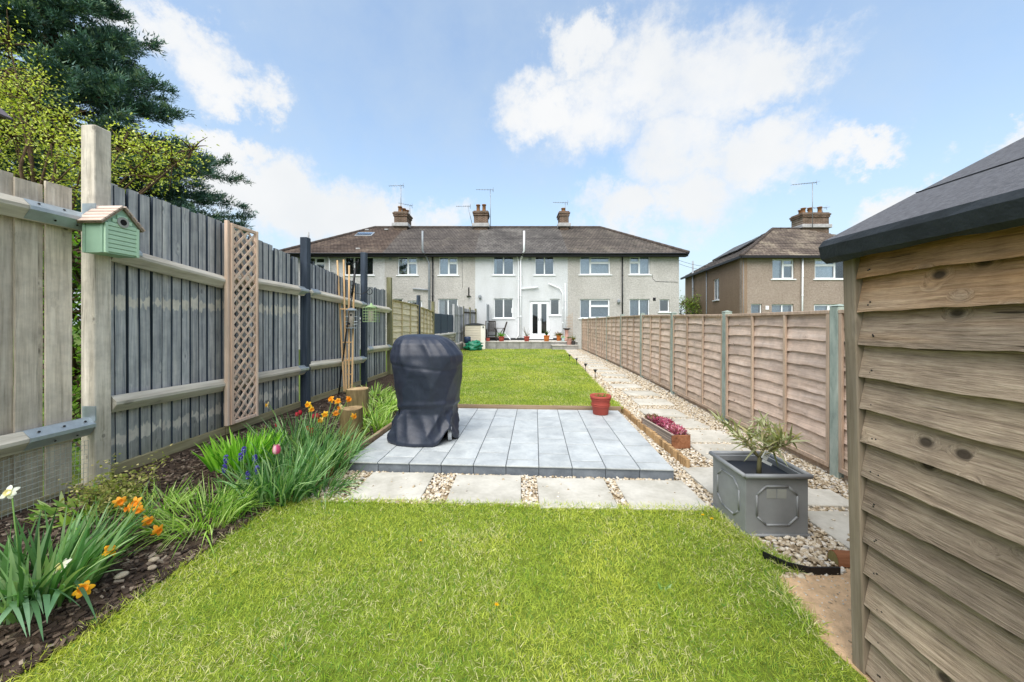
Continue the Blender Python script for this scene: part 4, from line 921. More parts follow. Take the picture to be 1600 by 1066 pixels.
# ------------------------------------------------------------------ brown house to the right
sh = thing('semi_detached_house', 'brown pebbledashed house with hipped roof beyond the right fence', 'house', (0, 0, 0))
Y0 = 20.0; sc2 = F/Y0; qx = lambda p: (p-CX)/sc2; qz = lambda p: EYE+(HZ-p)/sc2
def O2(a, b, c, d): return (qx(a), qx(b), qz(d), qz(c))
fl, bl = Vector((qx(1160), Y0, 0)), Vector((13.96, 29.4, 0)); EZ2 = qz(401)
w2 = [(O2(1207, 1241, 405, 436), [(0, .5, []), (.5, 1, [.7])], [(.05, .45, 'curtain')]), (O2(1273, 1326, 405, 436), [(0, .62, [.7]), (.62, 1, [])], [(.03, .97, 'curtain')]), (O2(1173.5, 1190.5, 475, 505), [(0, 1, [])], [(.1, .9, 'curtain_blue')]), (O2(1206, 1240, 475.5, 505), pair, [(.03, .9, 'curtain')]), (O2(1272, 1320, 475.5, 505), [(0, .5, [.6]), (.5, 1, [.6])], [(.03, .97, 'curtain')])]
mb = MB(); wall_open(mb, fl.x, 23.5, -.05, EZ2-.02, [w[0] for w in w2], Y0, .24); mb.box(23.3, 23.5, Y0+.25, 29, -.05, EZ2-.02); mb.box(bl.x+.3, 23.3, 28.9, 29.1, -.05, EZ2-.02); mb.build('wall', m['wall_brown'], sh)
sd_ = (bl-fl); ang = math.atan2(sd_.y, sd_.x); L = sd_.length
mb = MB(); op = (3.05, 3.9, 2.95, 4.30); wall_open(mb, 0, L, -.05, EZ2-.02, [op], 0, -.24); sdw = mb.build('wall', m['wall_brown_side'], sh, (fl.x, fl.y, 0), (0, 0, ang))
mb = MB(); a, b, c, d = op
for q in ((a, a+.06, c, d), (b-.06, b, c, d), (a+.06, b-.06, c, c+.06), (a+.06, b-.06, d-.06, d), ((a+b)/2-.035, (a+b)/2+.035, c+.06, d-.06)): mb.box(q[0], q[1], -.13, -.06, q[2], q[3], .004)
mb.v = [v for v in mb.v]; wf = mb.build('window', m['upvc'], sh, (fl.x, fl.y, 0), (0, 0, ang)); MB().box(a+.06, b-.06, -.1, -.09, c+.06, d-.06).build('pane', m['glass'], wf); MB().box(a-.08, b+.08, -.05, .06, c-.06, c-.004, .006).build('sill', m['upvc'], wf)
MB().box(fl.x+1.6, 23.2, Y0+2.8, Y0+2.9, .2, EZ2-.1).build('room_wall', m['room'], sh); MB().box(fl.x+1.6, 23.2, Y0+.3, Y0+2.7, 2.7, 2.8).build('floor', m['room'], sh)
for w in w2: window(sh, w[0], Y0, *w[1:])
# hipped roof: front slope in courses, left slope, ridge
rl = at(1207, 358, 24.6); n = 18; mb = MB(); ef = Vector((fl.x-.25, Y0-.3, EZ2)); eb = Vector((bl.x-.25, bl.y+.2, EZ2)); rr = Vector((19.6, rl.y, rl.z)); er = Vector((23.9, Y0-.3, EZ2))
for j in range(n):
    t0, t1 = j/n, (j+1)/n; up = Vector((0, 0, .03))
    a, b, c, d = ef.lerp(rl, t0)+up, er.lerp(rr, t0)+up, er.lerp(rr, t1), ef.lerp(rl, t1); mb.add([a, b, c, d, a-up, b-up], [(0, 1, 2, 3), (4, 5, 1, 0)])
mb.add([er, (23.9, 29.3, EZ2), rr], [(0, 1, 2)]); mb.add([rl, rr, (23.9, 29.3, EZ2), eb], [(0, 1, 2, 3)]); mb.build('roof', m['roof_e'], sh)
mb = MB()
for j in range(n):
    t0, t1 = j/n, (j+1)/n; up = Vector((0, 0, .03)); a, b, c, d = eb.lerp(rl, t0)+up, ef.lerp(rl, t0)+up, ef.lerp(rl, t1), eb.lerp(rl, t1); mb.add([a, b, c, d, a-up, b-up], [(0, 1, 2, 3), (4, 5, 1, 0)])
mb.build('side_roof', m['roof_d'], sh)
half_round('ridge_tiles', m['ridge'], sh, rl, rr); half_round('hip_tiles', m['ridge'], sh, ef, rl)
for p, q in ((ef, er), (ef, eb)): MB().bar(p+Vector((0, 0, -.06)), q+Vector((0, 0, -.06)), .1, .13).build('gutter', m['gutter'], sh)
# solar panel lying on the side slope
nrm = (rl-ef).cross(eb-ef).normalized(); nrm = nrm if nrm.z > 0 else -nrm; c0 = ef.lerp(eb, .12).lerp(rl, .30); u = (eb-ef).normalized(); vv = nrm.cross(u)
for k in range(3):
    a = ef+(eb-ef)*(.30+.13*k)+(rl-(ef+eb)/2)*.28; mb = MB(); M = Matrix((u, vv if vv.z > 0 else -vv, nrm)).transposed().to_4x4(); M.translation = a+nrm*.14
    mb.box(0, 1.15, 0, 1.7, -.025, .025, .004, M); mb.build('solar_panel', m['solar'], sh)
chimney(sh, (1271-CX)/F*24.6, 24.9, 1.75, 1.0, rl.z-.6, EYE+(HZ-334)/F*24.6, [(-.6, -.2, .38), (-.15, -.2, .4), (.15, .2, .42), (.5, -.2, .46), (-.4, .3, .4)])
aerial(sh, at(1269.5, 357, 24), 3.0, 1.85, R(8), .14, 10); aerial(sh, at(1285, 335, 25), .45, 1.9, R(5), .05, 8)
pipe(sh, [(qx(1252), Y0-.1, qz(404)), (qx(1251), Y0-.1, qz(520))], .04, m['upvc']); 
p = fl.lerp(bl, .78); pipe(sh, [(p.x-.12, p.y, 0), (p.x-.12, p.y, EZ2+1.0)], .06, m['pipe_grey'], 'soil_stack')
p = fl.lerp(bl, .52); pipe(sh, [(p.x-.06, p.y, 0), (p.x-.06, p.y, EZ2-.1)], .03, m['pipe_grey'])
pipe(sh, [(fl.x+.35-.3, Y0-.03, .3), (fl.x+.05, Y0-.03, EZ2-.1)], .012, m['pipe_grey'], 'cable')
MB().box(qx(1196), qx(1201), Y0-.02, Y0-.002, qz(484), qz(478)).build('air_brick', m['upvc'], sh)

# ------------------------------------------------------------------ terrace in front of the white house
tr = struct(bpy.data.objects.new('terrace', None)); C.objects.link(tr)
tx0, tx1 = (757-CX)/F*19.4, (904-CX)/F*19.2
MB().box(tx0+.02, tx1, 19.44, 20.985, 0, TZ-.05).build('terrace_base', m['mortar'], tr)
nx_ = 8
for i in range(nx_):
    a, b = tx0+(tx1-tx0)*i/nx_, tx0+(tx1-tx0)*(i+1)/nx_
    MB().box(a+.006, b-.006, 19.40, 19.45, .06, TZ-.052, .006).build('block', m['terrace'], tr)
    for j, (c, d) in enumerate(((19.37, 19.9), (19.905, 20.44), (20.445, 20.98))): MB().box(a+.004, b-.004, c, d, TZ-.045, TZ-.002, .005).build('paving_slab', m['terrace_top'], tr)
MB().box((862.5-CX)/F*19.0, (903-CX)/F*19.0, 18.85, 19.39, .05, .29, .008).build('step', m['terrace'], tr); MB().box((862-CX)/F*19.0, (903.5-CX)/F*19.0, 18.82, 19.39, .292, .335, .006).build('step_tread', m['terrace_top'], tr)

# ------------------------------------------------------------------ shed at the right
shed = thing('garden_shed', 'weathered timber garden shed with felt roof filling the right edge', 'shed', (1.515, 1.53, 0), (0, R(-1.35), R(-.6)))
NB, BH, Ls = 13, .1365, 2.6
def weatherboard(L, h, seed, axis):
    r = random.Random(seed); n = 60; vs = []
    for i in range(n+1):
        t = L*i/n; e = .004*math.sin(i*.31+seed)+r.gauss(0, .0016)
        for (x, z) in ((-.042, e), (-.014, e+.003), (.004, h), (-.006, h)): vs.append((x, -t, z) if axis == 'y' else (t, -x, z))
    fs = [(0, 1, 2, 3), tuple(n*4+k for k in (3, 2, 1, 0))]
    for i in range(n):
        for k in range(4): fs.append((i*4+k, (i+1)*4+k, (i+1)*4+(k+1) % 4, i*4+(k+1) % 4))
    mb = MB(); mb.add(vs, [tuple(reversed(f)) for f in fs] if axis == 'y' else fs); return mb.mesh('board')
for j in range(NB):
    bo = obj('board', weatherboard(Ls, BH*1.16, j, 'y'), m['shed_board'], shed, (0, -.01, .02+j*BH), (random.gauss(0, .0012), 0, random.gauss(0, .0016)))
    for yq in (-.05+random.gauss(0, .006), -.055+random.gauss(0, .006), -.62): nm = MB(); nm.lathe([(.0034, 0), (.0034, .0015), (.001, .002)], 7); nm.build('nail', m['gutter'], bo, (-.0350 if yq < -.06 else -.0355, yq, .028+random.gauss(0, .004)+(.07 if yq == -.055 else 0)), (0, R(-90), 0))
m['shed_board_x'] = wood('weathered shed board, far wall', '#5c5349', '#8f8475', '#b1a696', 'x', 22, .045, .8, bump=.5)
for j in range(NB+3):
    z = .02+j*BH; x0 = 0 if z < 1.72 else (z-1.70)/.52; L = 1.9-2*max(0, x0)
    if L > .2: obj('board', weatherboard(L, BH*1.16, 40+j, 'x'), m['shed_board_x'], shed, (max(0, x0)+.002, .012, z))
MB().box(-.046, .018, -.008, .048, .0, 1.80, .004).build('corner_post', m['shed_post'], shed)
MB().box(1.88, 1.94, -.03, .048, .0, 1.76, .004).build('corner_post', m['shed_post'], shed)
MB().box(1.89, 1.91, -Ls, -.02, 0, 1.8).build('back_wall', m['shed_board_x'], shed); MB().box(.02, 1.88, -Ls-.02, -Ls, 0, 2.2).build('end_wall', m['shed_board_x'], shed); MB().box(.03, 1.86, -Ls+.02, -.03, .01, .05).build('floor', m['shed_board_x'], shed)
# roof: two felted slopes with the felt folded over the eaves
ez, rz, ex, rx, y1_, y0_ = 1.825, 2.32, -.115, .95, .075, -Ls-.08
for sg in (1, -1):
    f = (lambda x: x) if sg > 0 else (lambda x: 1.9-x)
    n = 30; vs = []
    for i in range(n+1):
        y = y0_+(y1_-y0_)*i/n; w = .005*math.sin(i*.8)+.004*math.sin(i*2.3)
        prof = [(ex+.03+w, ez-.088+w), (ex+.006+w, ez-.072), (ex-.004+w, ez-.02), (ex+.012, ez+.008), (ex+.06, ez+.03), (ex+.5, ez+.03+(rz-ez)*.44), (rx, rz+.03), (rx, rz), (ex+.06, ez+.005), (ex+.04, ez-.03)]
        vs += [(f(x), y, z) for x, z in prof]
    k = 10; fs = [tuple(range(k)), tuple(n*k+q for q in reversed(range(k)))]+[(i*k+q, i*k+(q+1) % k, (i+1)*k+(q+1) % k, (i+1)*k+q) for i in range(n) for q in range(k)]
    mb = MB(); mb.add(vs, fs if sg < 0 else [tuple(reversed(q)) for q in fs]); ro = mb.build('roof', m['felt'], shed, smooth=False)
    me = ro.data; me.materials.append(m['felt_edge'])
    for p in me.polygons:
        c = p.center; e = c.x if sg > 0 else 1.9-c.x
        if e < ex+.035 or c.z < ez+.002: p.material_index = 1
    # lapped felt seam
    sx = ex+.42; sz = ez+.032+(rz-ez)*(.42-.06)/(rx-ex-.06)+.0005; MB().bar((f(sx), y0_, sz), (f(sx), y1_-.004, sz), .010, .003, 0, (0, 0, 1)).build('felt_seam', m['felt_edge'], shed)
    MB().bar((f(ex+.03), y1_+.011, ez-.045), (f(rx), y1_+.011, rz-.04), .02, .085, .003).build('barge_board', m['shed_post'], shed)
mb = MB(); mb.box(.0, .05, -Ls, -.02, 1.74, 1.80); mb.build('wall_plate', m['shed_post'], shed)

# ------------------------------------------------------------------ covered barbecue
bb = thing('covered_barbecue', 'barbecue under a navy fabric cover standing on the grey patio', 'barbecue', (-1.03, 4.42, PT), (0, 0, R(-6)))
rows = [(0.00, .40, .35, -.01, -.05), (.03, .41, .36, -.01, -.05), (.10, .395, .35, -.01, -.04), (.22, .365, .33, -.0, -.02), (.34, .338, .315, .02, 0), (.42, .342, .32, .025, 0), (.52, .35, .325, .025, .0), (.66, .375, .33, .015, 0), (.80, .405, .34, .01, 0), (.92, .425, .345, .005, .0),
        (1.00, .42, .34, .005, .0), (1.07, .385, .32, -.012, .0), (1.13, .35, .30, -.03, .0), (1.18, .30, .25, -.05, .0), (1.212, .245, .2, -.07, .0), (1.23, .17, .13, -.08, 0), (1.237, .02, .02, -.09, 0)]
nt, nh = 128, 96; V = []
hs = np.array([r[0] for r in rows]); tt = np.linspace(0, 1, nh); arc = np.concatenate([[0], np.cumsum(np.hypot(np.diff(hs), np.diff([r[1] for r in rows])))]); arc /= arc[-1]
cols_ = [np.interp(tt, arc, [r[k] for r in rows]) for k in range(5)]
for i in range(nh):
    z, a, b, ox, oy = [c[i] for c in cols_]; hN = z/1.226
    for k in range(nt):
        th = 2*math.pi*k/nt; c_, s_ = math.cos(th), math.sin(th); e = 2/2.7
        x = a*math.copysign(abs(c_)**e, c_); y = b*math.copysign(abs(s_)**e, s_)
        rdg = lambda q: 1-2*abs(math.sin(q))**.75
        lowf = sm((.40-z)/.12)*(.5+.5*sm(z/.1)); topf = sm((z-.78)/.2)*sm((1.235-z)/.05); midf = sm((z-.30)/.1)*sm((1.0-z)/.2)
        d = .022*lowf*rdg(th*4.0-z*4.5+.9*math.sin(th*2))+.009*lowf*rdg(th*8+z*9)
        d += midf*(.013*rdg(th*2.0+z*4.2+.6*math.sin(z*5))+.006*rdg(th*4.5-z*6))
        gl = .36+.05*math.sin(th+2.6); d -= .012*math.exp(-((z-gl)/.016)**2)*(.5+.5*math.sin(th*3+1)); d += .010*math.exp(-((z-gl-.04)/.03)**2)
        hl_ = .86+.03*math.sin(th*2); d -= .007*math.exp(-((z-hl_)/.014)**2)
        d += topf*(.010*rdg(th*5+.5*math.sin(z*7))+.004*rdg(th*10+z*4)); d += .012*mnoise.noise((x*4, y*4, z*4))+.004*mnoise.noise((x*12, y*12, z*9))
        # the skirt is caught up at the right where a wheel shows
        lift = .16*math.exp(-((th-5.75)/.34)**2)*max(0, 1-z/.4) if th > 3 else 0
        r_ = math.hypot(x, y) or 1; V.append((x+x/r_*d+ox, y+y/r_*d+oy, z+lift+(.008*math.sin(th*7) if i < 3 else 0)))
Q = [(i*nt+k, i*nt+(k+1) % nt, (i+1)*nt+(k+1) % nt, (i+1)*nt+k) for i in range(nh-1) for k in range(nt)]
obj('cover', arr_mesh('cover', V, Q, smooth=True), m['cover'], bb)
mb = MB(); mb.tube([(.34, 0, 0), (.38, 0, 0)], .085, 20); wh = mb.build('wheel', m['wheel'], bb, (-.03, -.20, .087), (0, 0, R(12)), smooth=False); mb = MB(); mb.tube([(.335, 0, 0), (.385, 0, 0)], .03, 12); mb.build('hub', m['gutter'], wh)
for x, y in ((-.25, -.2), (-.25, .2), (.25, .2)): MB().tube([(x, y, .0), (x, y, .6)], .02, 8).build('leg', m['black'], bb)
dp = MB(); dp.lathe([(.028, 0), (.028, .004), (.01, .006)], 14); q = gp(713.5, 674, PT); dp.v = [(x*1.2, y, z) for x, y, z in dp.v]; tag(dp.build('drain_cap', m['lid'], None, (q.x, q.y, PT+.001)), 'small dark oval cap on the patio right of the barbecue', 'drain cap')

# ------------------------------------------------------------------ pots, planter, trough
def pot(label, loc, r, h, mat, soil=True, rim=.1, group=None, cat_='plant pot', sq=False):
    t = thing('flower_pot', label, cat_, loc, (0, 0, random.uniform(0, 6)), group); rh = h*rim*1.6
    b = MB(); b.lathe([(r*.68, 0), (r*.72, .006), (r*.80, h*.45), (r*.82, h*.46), (r*.835, h*.50), (r*.83, h*.53), (r*.9, h-rh), (r*.98, h-rh+.004), (r, h-rh*.8), (r, h-.006), (r*.97, h), (r*.88, h-.004), (r*.84, h*.72)], 36, cap1=False); b.build('body', mat, t, smooth=True)
    if soil: sb = MB(); sb.lathe([(r*.87, 0), (r*.4, .012), (.002, .014)], 24, cap0=False); sb.build('soil', m['potsoil'], t, (0, 0, h*.85), smooth=True)
    return t
q = gp(941.5, 650, PT); rp_ = pot('red terracotta pot on the far right corner of the patio tiles', (q.x, q.y+.12, PT+.0012), .158, .285, m['terracotta'])
mb = MB(); 
for h in (.13, .155, .225): mb.lathe([(.128+.08*h, h-.006), (.135+.08*h, h), (.128+.08*h, h+.006)], 36, cap0=False, cap1=False)
mb.build('moulded_band', m['terracotta'], rp_, smooth=True)
V, Q_, c = blades(np.stack([rng.normal(0, .05, 40), rng.normal(0, .05, 40), np.full(40, .25)], 1), np.stack([rng.normal(0, .4, 40), rng.normal(0, .4, 40), np.ones(40)], 1), .07, .012, .3, 2, np.tile(rgb('#7d8a40')[:3], (40, 1))*(.7+.6*rng.random((40, 1)))); stuff(obj('seedlings', arr_mesh('s', V, Q_, c), m['leaf'], rp_))
# the faux lead planter
px_ = thing('square_planter', 'square lead grey planter with octagon mouldings on the gravel', 'planter', (1.825, 2.72, .0), (0, 0, R(-1)))
w, hgt = .425, .425; mb = MB(); t_ = .018
for a in ((-w/2, w/2, -w/2, -w/2+t_), (-w/2, w/2, w/2-t_, w/2), (-w/2, -w/2+t_, -w/2+t_, w/2-t_), (w/2-t_, w/2, -w/2+t_, w/2-t_)): mb.box(*a, .012, hgt-.012, .003)
mb.box(-w/2+.01, w/2-.01, -w/2+.01, w/2-.01, .013, .05); mb.build('body', m['planter'], px_)
rm = MB(); hw = w/2+.012; rr_ = .016
for p, q in (((-hw, -hw), (hw, -hw)), ((hw, -hw), (hw, hw)), ((hw, hw), (-hw, hw)), ((-hw, hw), (-hw, -hw))): rm.tube([(p[0], p[1], hgt-.004), (q[0], q[1], hgt-.004)], rr_, 10)
rm.build('rim', m['planter'], px_, smooth=True)
fm = MB(); hb = w/2+.004
for p, q in (((-hb, -hb), (hb, -hb)), ((hb, -hb), (hb, hb)), ((hb, hb), (-hb, hb)), ((-hb, hb), (-hb, -hb))): fm.tube([(p[0], p[1], .012), (q[0], q[1], .012)], .011, 8)
fm.build('foot_rim', m['planter'], px_, smooth=True)
for a in range(4):
    om = MB(); o8 = [(-.075, -.135), (.075, -.135), (.135, -.075), (.135, .075), (.075, .135), (-.075, .135), (-.135, .075), (-.135, -.075)]
    pts = [(x*1.02, -.001, .215+z*.98) for x, z in o8]; 
    for i in range(8): om.tube([pts[i], pts[(i+1) % 8]], .0075, 8)
    mo = om.build('octagon_moulding', m['planter'], px_, (0, 0, 0), (0, 0, a*math.pi/2), smooth=True)
    M = Matrix.Rotation(a*math.pi/2, 4, 'Z') @ Matrix.Translation((0, -w/2, 0)); mo.location = M.translation
for x in (-.07, .002): MB().box(x, x+.062, -w/2-.0016, -w/2-.0002, .265, .328).build('label_residue', m['perch_ring'], px_)
MB().box(-w/2+t_, w/2-t_, -w/2+t_, w/2-t_, .33, .372).build('liner', m['planter_in'], px_)
ol = thing('olive_shrub', 'small pale leaved shrub growing in the lead grey planter', 'shrub', (1.80, 2.66, .372))
mb = MB(); mb.tube([(0, 0, 0), (.004, .003, .06), (.012, .008, .12)], [.017, .015, .014], 8); tips = []
def grow(p, d, L, r, lev):
    q = [p]; dd = d.copy()
    for i in range(4):
        dd = (dd+Vector((random.gauss(0, .16), random.gauss(0, .16), .06))).normalized(); q.append(q[-1]+dd*L/4)
    mb.tube(q, [r, r*.9, r*.8, r*.7, r*.55], 6)
    for i in (2, 3, 4): tips.append((q[i], dd.copy()))
    if lev: 
        for _ in range(2): grow(q[random.choice((2, 3, 4))], (dd+Vector((random.gauss(0, .7), random.gauss(0, .7), random.gauss(.1, .3)))).normalized(), L*.72, r*.6, lev-1)
for a in range(6): grow(Vector((.012, .008, .11)), Vector((math.cos(a*1.1), math.sin(a*1.1), random.uniform(.7, 1.5))).normalized(), .17, .008, 2)
mb.build('branches', m['stem'], ol, smooth=True)
tp = np.array([t[0] for t in tips]); td = np.array([t[1] for t in tips]); k = 2; n = len(tp)*k
rt = np.repeat(tp, k, 0)+rng.normal(0, .006, (n, 3)); dd = np.repeat(td, k, 0)*.7+rng.normal(0, .7, (n, 3)); dd[:, 2] += .15; dd /= np.linalg.norm(dd, axis=1, keepdims=True)
pal = np.array([rgb('#a3a67c')[:3], rgb('#c4c5a0')[:3], rgb('#868c60')[:3], rgb('#b3aa7c')[:3]])
V, Q_, c = blades(rt, dd, rng.uniform(.07, .12, n), .016, rng.uniform(0, .5, n), 3, pal[rng.integers(0, 4, n)]*(.8+.3*rng.random((n, 1))), power=2.2); stuff(obj('foliage', arr_mesh('f', V, Q_, c), m['leaf'], ol))
tg = thing('plant_tag', 'white care tag tied to the shrub in the grey planter', 'tag', (1.80, 2.60, .45))
MB().box(-.032, .032, -.001, .001, 0, .06, 0, Matrix.Rotation(.5, 4, 'Y')).build('card', m['white_paper'], tg, (-.04, -.05, .07), (.2, 0, .3)); MB().box(-.045, .045, -.001, .001, -.01, .01, 0, Matrix.Rotation(.45, 4, 'Y')).build('strap', m['white_paper'], tg, (-.01, -.04, .04), (.1, 0, .2))
mb = MB()
mb.box(-.022, .022, -.0022, -.0012, .036, .042, 0, Matrix.Rotation(.5, 4, 'Y')); mb.box(-.022, .01, -.0022, -.0012, .024, .028, 0, Matrix.Rotation(.5, 4, 'Y')); mb.build('print', m['pipe_grey'], tg, (-.04, -.05, .07), (.2, 0, .3))
# wooden trough with pink flowers
tg2 = thing('wooden_trough', 'low slatted wooden trough planter on gravel beside the patio', 'planter', (1.965, 4.23, .012), (0, 0, math.atan2(.80, -.075)))
Lt, Wt, Ht = .80, .205, .155
for sy in (-1, 1):
    for j in range(5): MB().box(.02, Lt-.02, sy*Wt/2-.008, sy*Wt/2+.008, .012+j*.029, .012+j*.029+.026, .003).build('side_slat', m['trough'], tg2)
for x in (0, Lt-.022): MB().box(x, x+.022, -Wt/2-.01, Wt/2+.01, 0, Ht, .004).build('end_board', m['trough_end'], tg2)
MB().box(.022, Lt-.022, -Wt/2+.01, Wt/2-.01, .02, .115).build('soil', m['potsoil'], tg2)
MB().box(.0, Lt, -Wt/2-.012, -Wt/2+.014, Ht+.001, Ht+.012, .003).build('top_rail', m['trough'], tg2); MB().box(.0, Lt, Wt/2-.014, Wt/2+.012, Ht+.001, Ht+.012, .003).build('top_rail', m['trough'], tg2)
def heather(label, x0, x1, pal, n, lift):
    h = thing('heather_plant', label, 'flowers', tg2.matrix_basis @ Vector(((x0+x1)/2, 0, .115)), tuple(tg2.rotation_euler))
    u = rng.uniform(-(x1-x0)/2, (x1-x0)/2, n); vv_ = rng.uniform(-.08, .08, n); rt = np.stack([u, vv_, np.full(n, .0)+rng.uniform(.02, lift, n)], 1)
    d = np.stack([rng.normal(0, .7, n), rng.normal(0, .7, n), rng.uniform(.3, 1.3, n)], 1); d /= np.linalg.norm(d, axis=1, keepdims=True)
    V, Q_, c = blades(rt, d, rng.uniform(.02, .045, n), .014, .2, 2, np.array([rgb(p)[:3] for p in pal])[rng.integers(0, len(pal), n)]*(.75+.4*rng.random((n, 1))), power=3); stuff(obj('blooms', arr_mesh('b', V, Q_, c), m['petal'], h))
    return h
heather('pink flowering plant at the near end of the wooden trough', .04, .26, ('#c46a86', '#d98ba4', '#a5476a', '#e3b0bf', '#6d5a4a'), 900, .10); heather('dense magenta pink flowers in the middle of the wooden trough', .27, .52, ('#b8486f', '#d16f90', '#8f2f52', '#c98aa0', '#6d4a44'), 1200, .12); heather('fading brown and pink plant at the far end of the wooden trough', .54, .77, ('#7d5a4c', '#8f6f55', '#b3697f', '#5a4a3c', '#9c8a60'), 900, .09)
# half log and black edging near the shed
hl = thing('half_log', 'short half round log lying on gravel beside the shed', 'log', gp(1312, 889, 0), (0, 0, R(-6)))
prof = [(0, .05*math.cos(a), .05*math.sin(a)*1.35) for a in np.linspace(-.15, math.pi, 12)]; mb = MB(); mb.prism(prof, (.28, 0, 0)); mb.build('body', m['trough_end'], hl, (0, .05, .012)); MB().prism([(0, y*.86, z*.86+.004) for _, y, z in prof], (-.002, 0, 0)).build('cut_end', m['bark'], hl, (-.0005, .05, .012))
mb = MB(); pts = [gp(1192, 868, .02), gp(1230, 885, .02), gp(1265, 893, .02), gp(1312, 893, .02)]
for a, b in zip(pts[:-1], pts[1:]): mb.bar(a, b, .012, .05)
tag(mb.build('edging_strip', m['black']), 'black plastic edging strip between gravel and bare sandy ground', 'edging')

# ------------------------------------------------------------------ birdhouse, trellis, feeder
bh = thing('birdhouse', 'sage green birdhouse with slatted roof on the tall bare fence post', 'birdhouse', at(190, 399, 2.93), (0, 0, R(-2)))
# local: +x faces the garden (front), -y faces the camera (side)
W2, D2, Hw, Hp = .125, .16, .245, .375
mb = MB(); mb.prism([(0, -W2, 0), (0, W2, 0), (0, W2, Hw), (0, 0, Hp), (0, -W2, Hw)], (-D2*1.05, 0, 0)); mb.build('body', m['sage'], bh)
for j in range(9):
    z = .012+j*.034; wv = W2-.016 if z < Hw-.03 else max(.01, (Hp-z-.03)*W2/(Hp-Hw)-.02); MB().box(.001, .010, -wv, wv, z, z+.029, .002).build('siding', m['sage_light'], bh)
for y in (-W2, W2-.022): MB().box(.0, .014, y, y+.022, 0, Hw-.01, .002).build('corner_trim', m['sage_light'], bh)
for x in (-D2*1.05+.0, -.026): MB().box(x, x+.022, -W2-.006, -W2-.0005, 0, Hw-.012, .002).build('corner_trim', m['sage'], bh)
rg = MB(); rg.tube([(.008, 0, .262), (.017, 0, .262)], .042, 20); ring = rg.build('entrance_ring', m['perch_ring'], bh); hm = MB(); hm.tube([(.016, 0, .262), (.0185, 0, .262)], .024, 18); hm.build('entrance_hole', m['hole'], ring)
sl_ = math.atan2(Hp-Hw, W2); LR = math.hypot(Hp-Hw, W2)+.045
for sg in (-1, 1):
    for j in range(5):
        a = j/5*LR; M = Matrix.Translation((-D2*.5, 0, Hp+.012)) @ Matrix.Rotation(-sg*sl_, 4, 'X')
        b = MB(); b.box(-D2*.72, D2*.66, sg*(a+.004), sg*(a+LR/5-.003), .004+.0*j, .016, .002, M); b.build('roof_slat', m['shingle'], bh)
    b = MB(); M = Matrix.Translation((-D2*.5, 0, Hp+.006)) @ Matrix.Rotation(-sg*sl_, 4, 'X'); b.box(-D2*.68, D2*.62, sg*.0, sg*(LR-.006), -.006, .006, 0, M); b.build('roof_board', m['shed_post'], bh)
tl = thing('lattice_trellis', 'narrow pinkish wooden lattice trellis fixed upright to the grey fence', 'trellis', OL+Vector((0, 0, 0)), (0, 0, ROTL))
a0, a1, zb, zt = along(4.21), along(4.59), .30, 2.62; yb = -.125
for x in (a0, a1): MB().box(-.017, .017, -.02, .02, 0, zt-zb, .003).build('stile', m['trellis'], tl, (x, yb, zb))
MB().box(-.017, .017, -.02, .02, 0, zt-zb+.02, .003).build('stile', m['trellis'], tl, (a0-.045, yb+.015, zb))
for z in (zb+.02, zt-.02): MB().box(a0+.018, a1-.018, yb-.018, yb+.018, z-.018, z+.018, .003).build('rail', m['trellis'], tl)
wL = a1-a0-.034; st = .125
for sg, dy in ((1, -.006), (-1, .006)):
    i = -4
    while True:
        z0 = zb+.04+i*st; i += 1
        if z0 > zt-.04: break
        p, q = Vector((a0+.017, yb+dy, z0)), Vector((a1-.017, yb+dy, z0+wL*1.05))
        if sg < 0: p.x, q.x = q.x, p.x
        lo, hi = zb+.036, zt-.036; t0, t1 = max(0, (lo-p.z)/(q.z-p.z)), min(1, (hi-p.z)/(q.z-p.z))
        if t1-t0 < .06: continue
        b = MB(); b.bar(p.lerp(q, t0), p.lerp(q, t1), .008, .026, 0, (0, 1, 0)) if False else b.bar(p.lerp(q, t0), p.lerp(q, t1), .026, .008, 0, (0, 1, 0)); b.build('lath', m['trellis'], tl)
ft = thing('fan_trellis', 'pale folding lath trellis leaning on the fence by the log stumps', 'trellis', (0, 0, 0))
for (xt, yt, xb_, yb_) in ((527, 407, 538, 612), (537, 406, 541, 612), (545.5, 415, 545, 612), (553, 445, 550, 612)):
    p, q = at(xb_, yb_, 6.62), at(xt, yt, 6.85); MB().bar(p, q, .03, .016, .002, (0, 1, 0)).build('upright', m['lath'], ft)
for (x0_, x1_, y_) in ((531, 545, 483), (536, 549, 535), (537, 550, 563), (539, 550, 585)):
    MB().bar(at(x0_, y_, 6.7), at(x1_, y_, 6.7), .02, .024, .002).build('crossbar', m['lath'], ft)
fp = thing('bird_feeder_pole', 'thin black leaning bird feeder pole with curled hooks by the stumps', 'pole', gp(527.5, 622, .1))
base = Vector(fp.location); T = lambda x, y: at(x, y, base.y)-base
mb = MB(); mb.tube([(0, 0, -.1), T(541, 520), T(551, 455)], .013, 8); mb.build('pole', m['black'], fp, smooth=True)
mb = MB(); mb.tube([T(550, 462), T(552, 448), T(555, 420)], .02, 8); 
for k in range(5): c_ = T(552-k*.6, 440+k*6); mb.tube([c_-Vector((.02, 0, 0)), c_+Vector((.02, 0, 0))], .012, 6)
mb.build('collar', m['black'], fp, smooth=True)
mb = MB()
def curl(c, r, a0, a1, n=16): return [c+Vector((r*(1-.3*i/n)*math.cos(a0+(a1-a0)*i/n), 0, r*(1-.3*i/n)*math.sin(a0+(a1-a0)*i/n))) for i in range(n+1)]
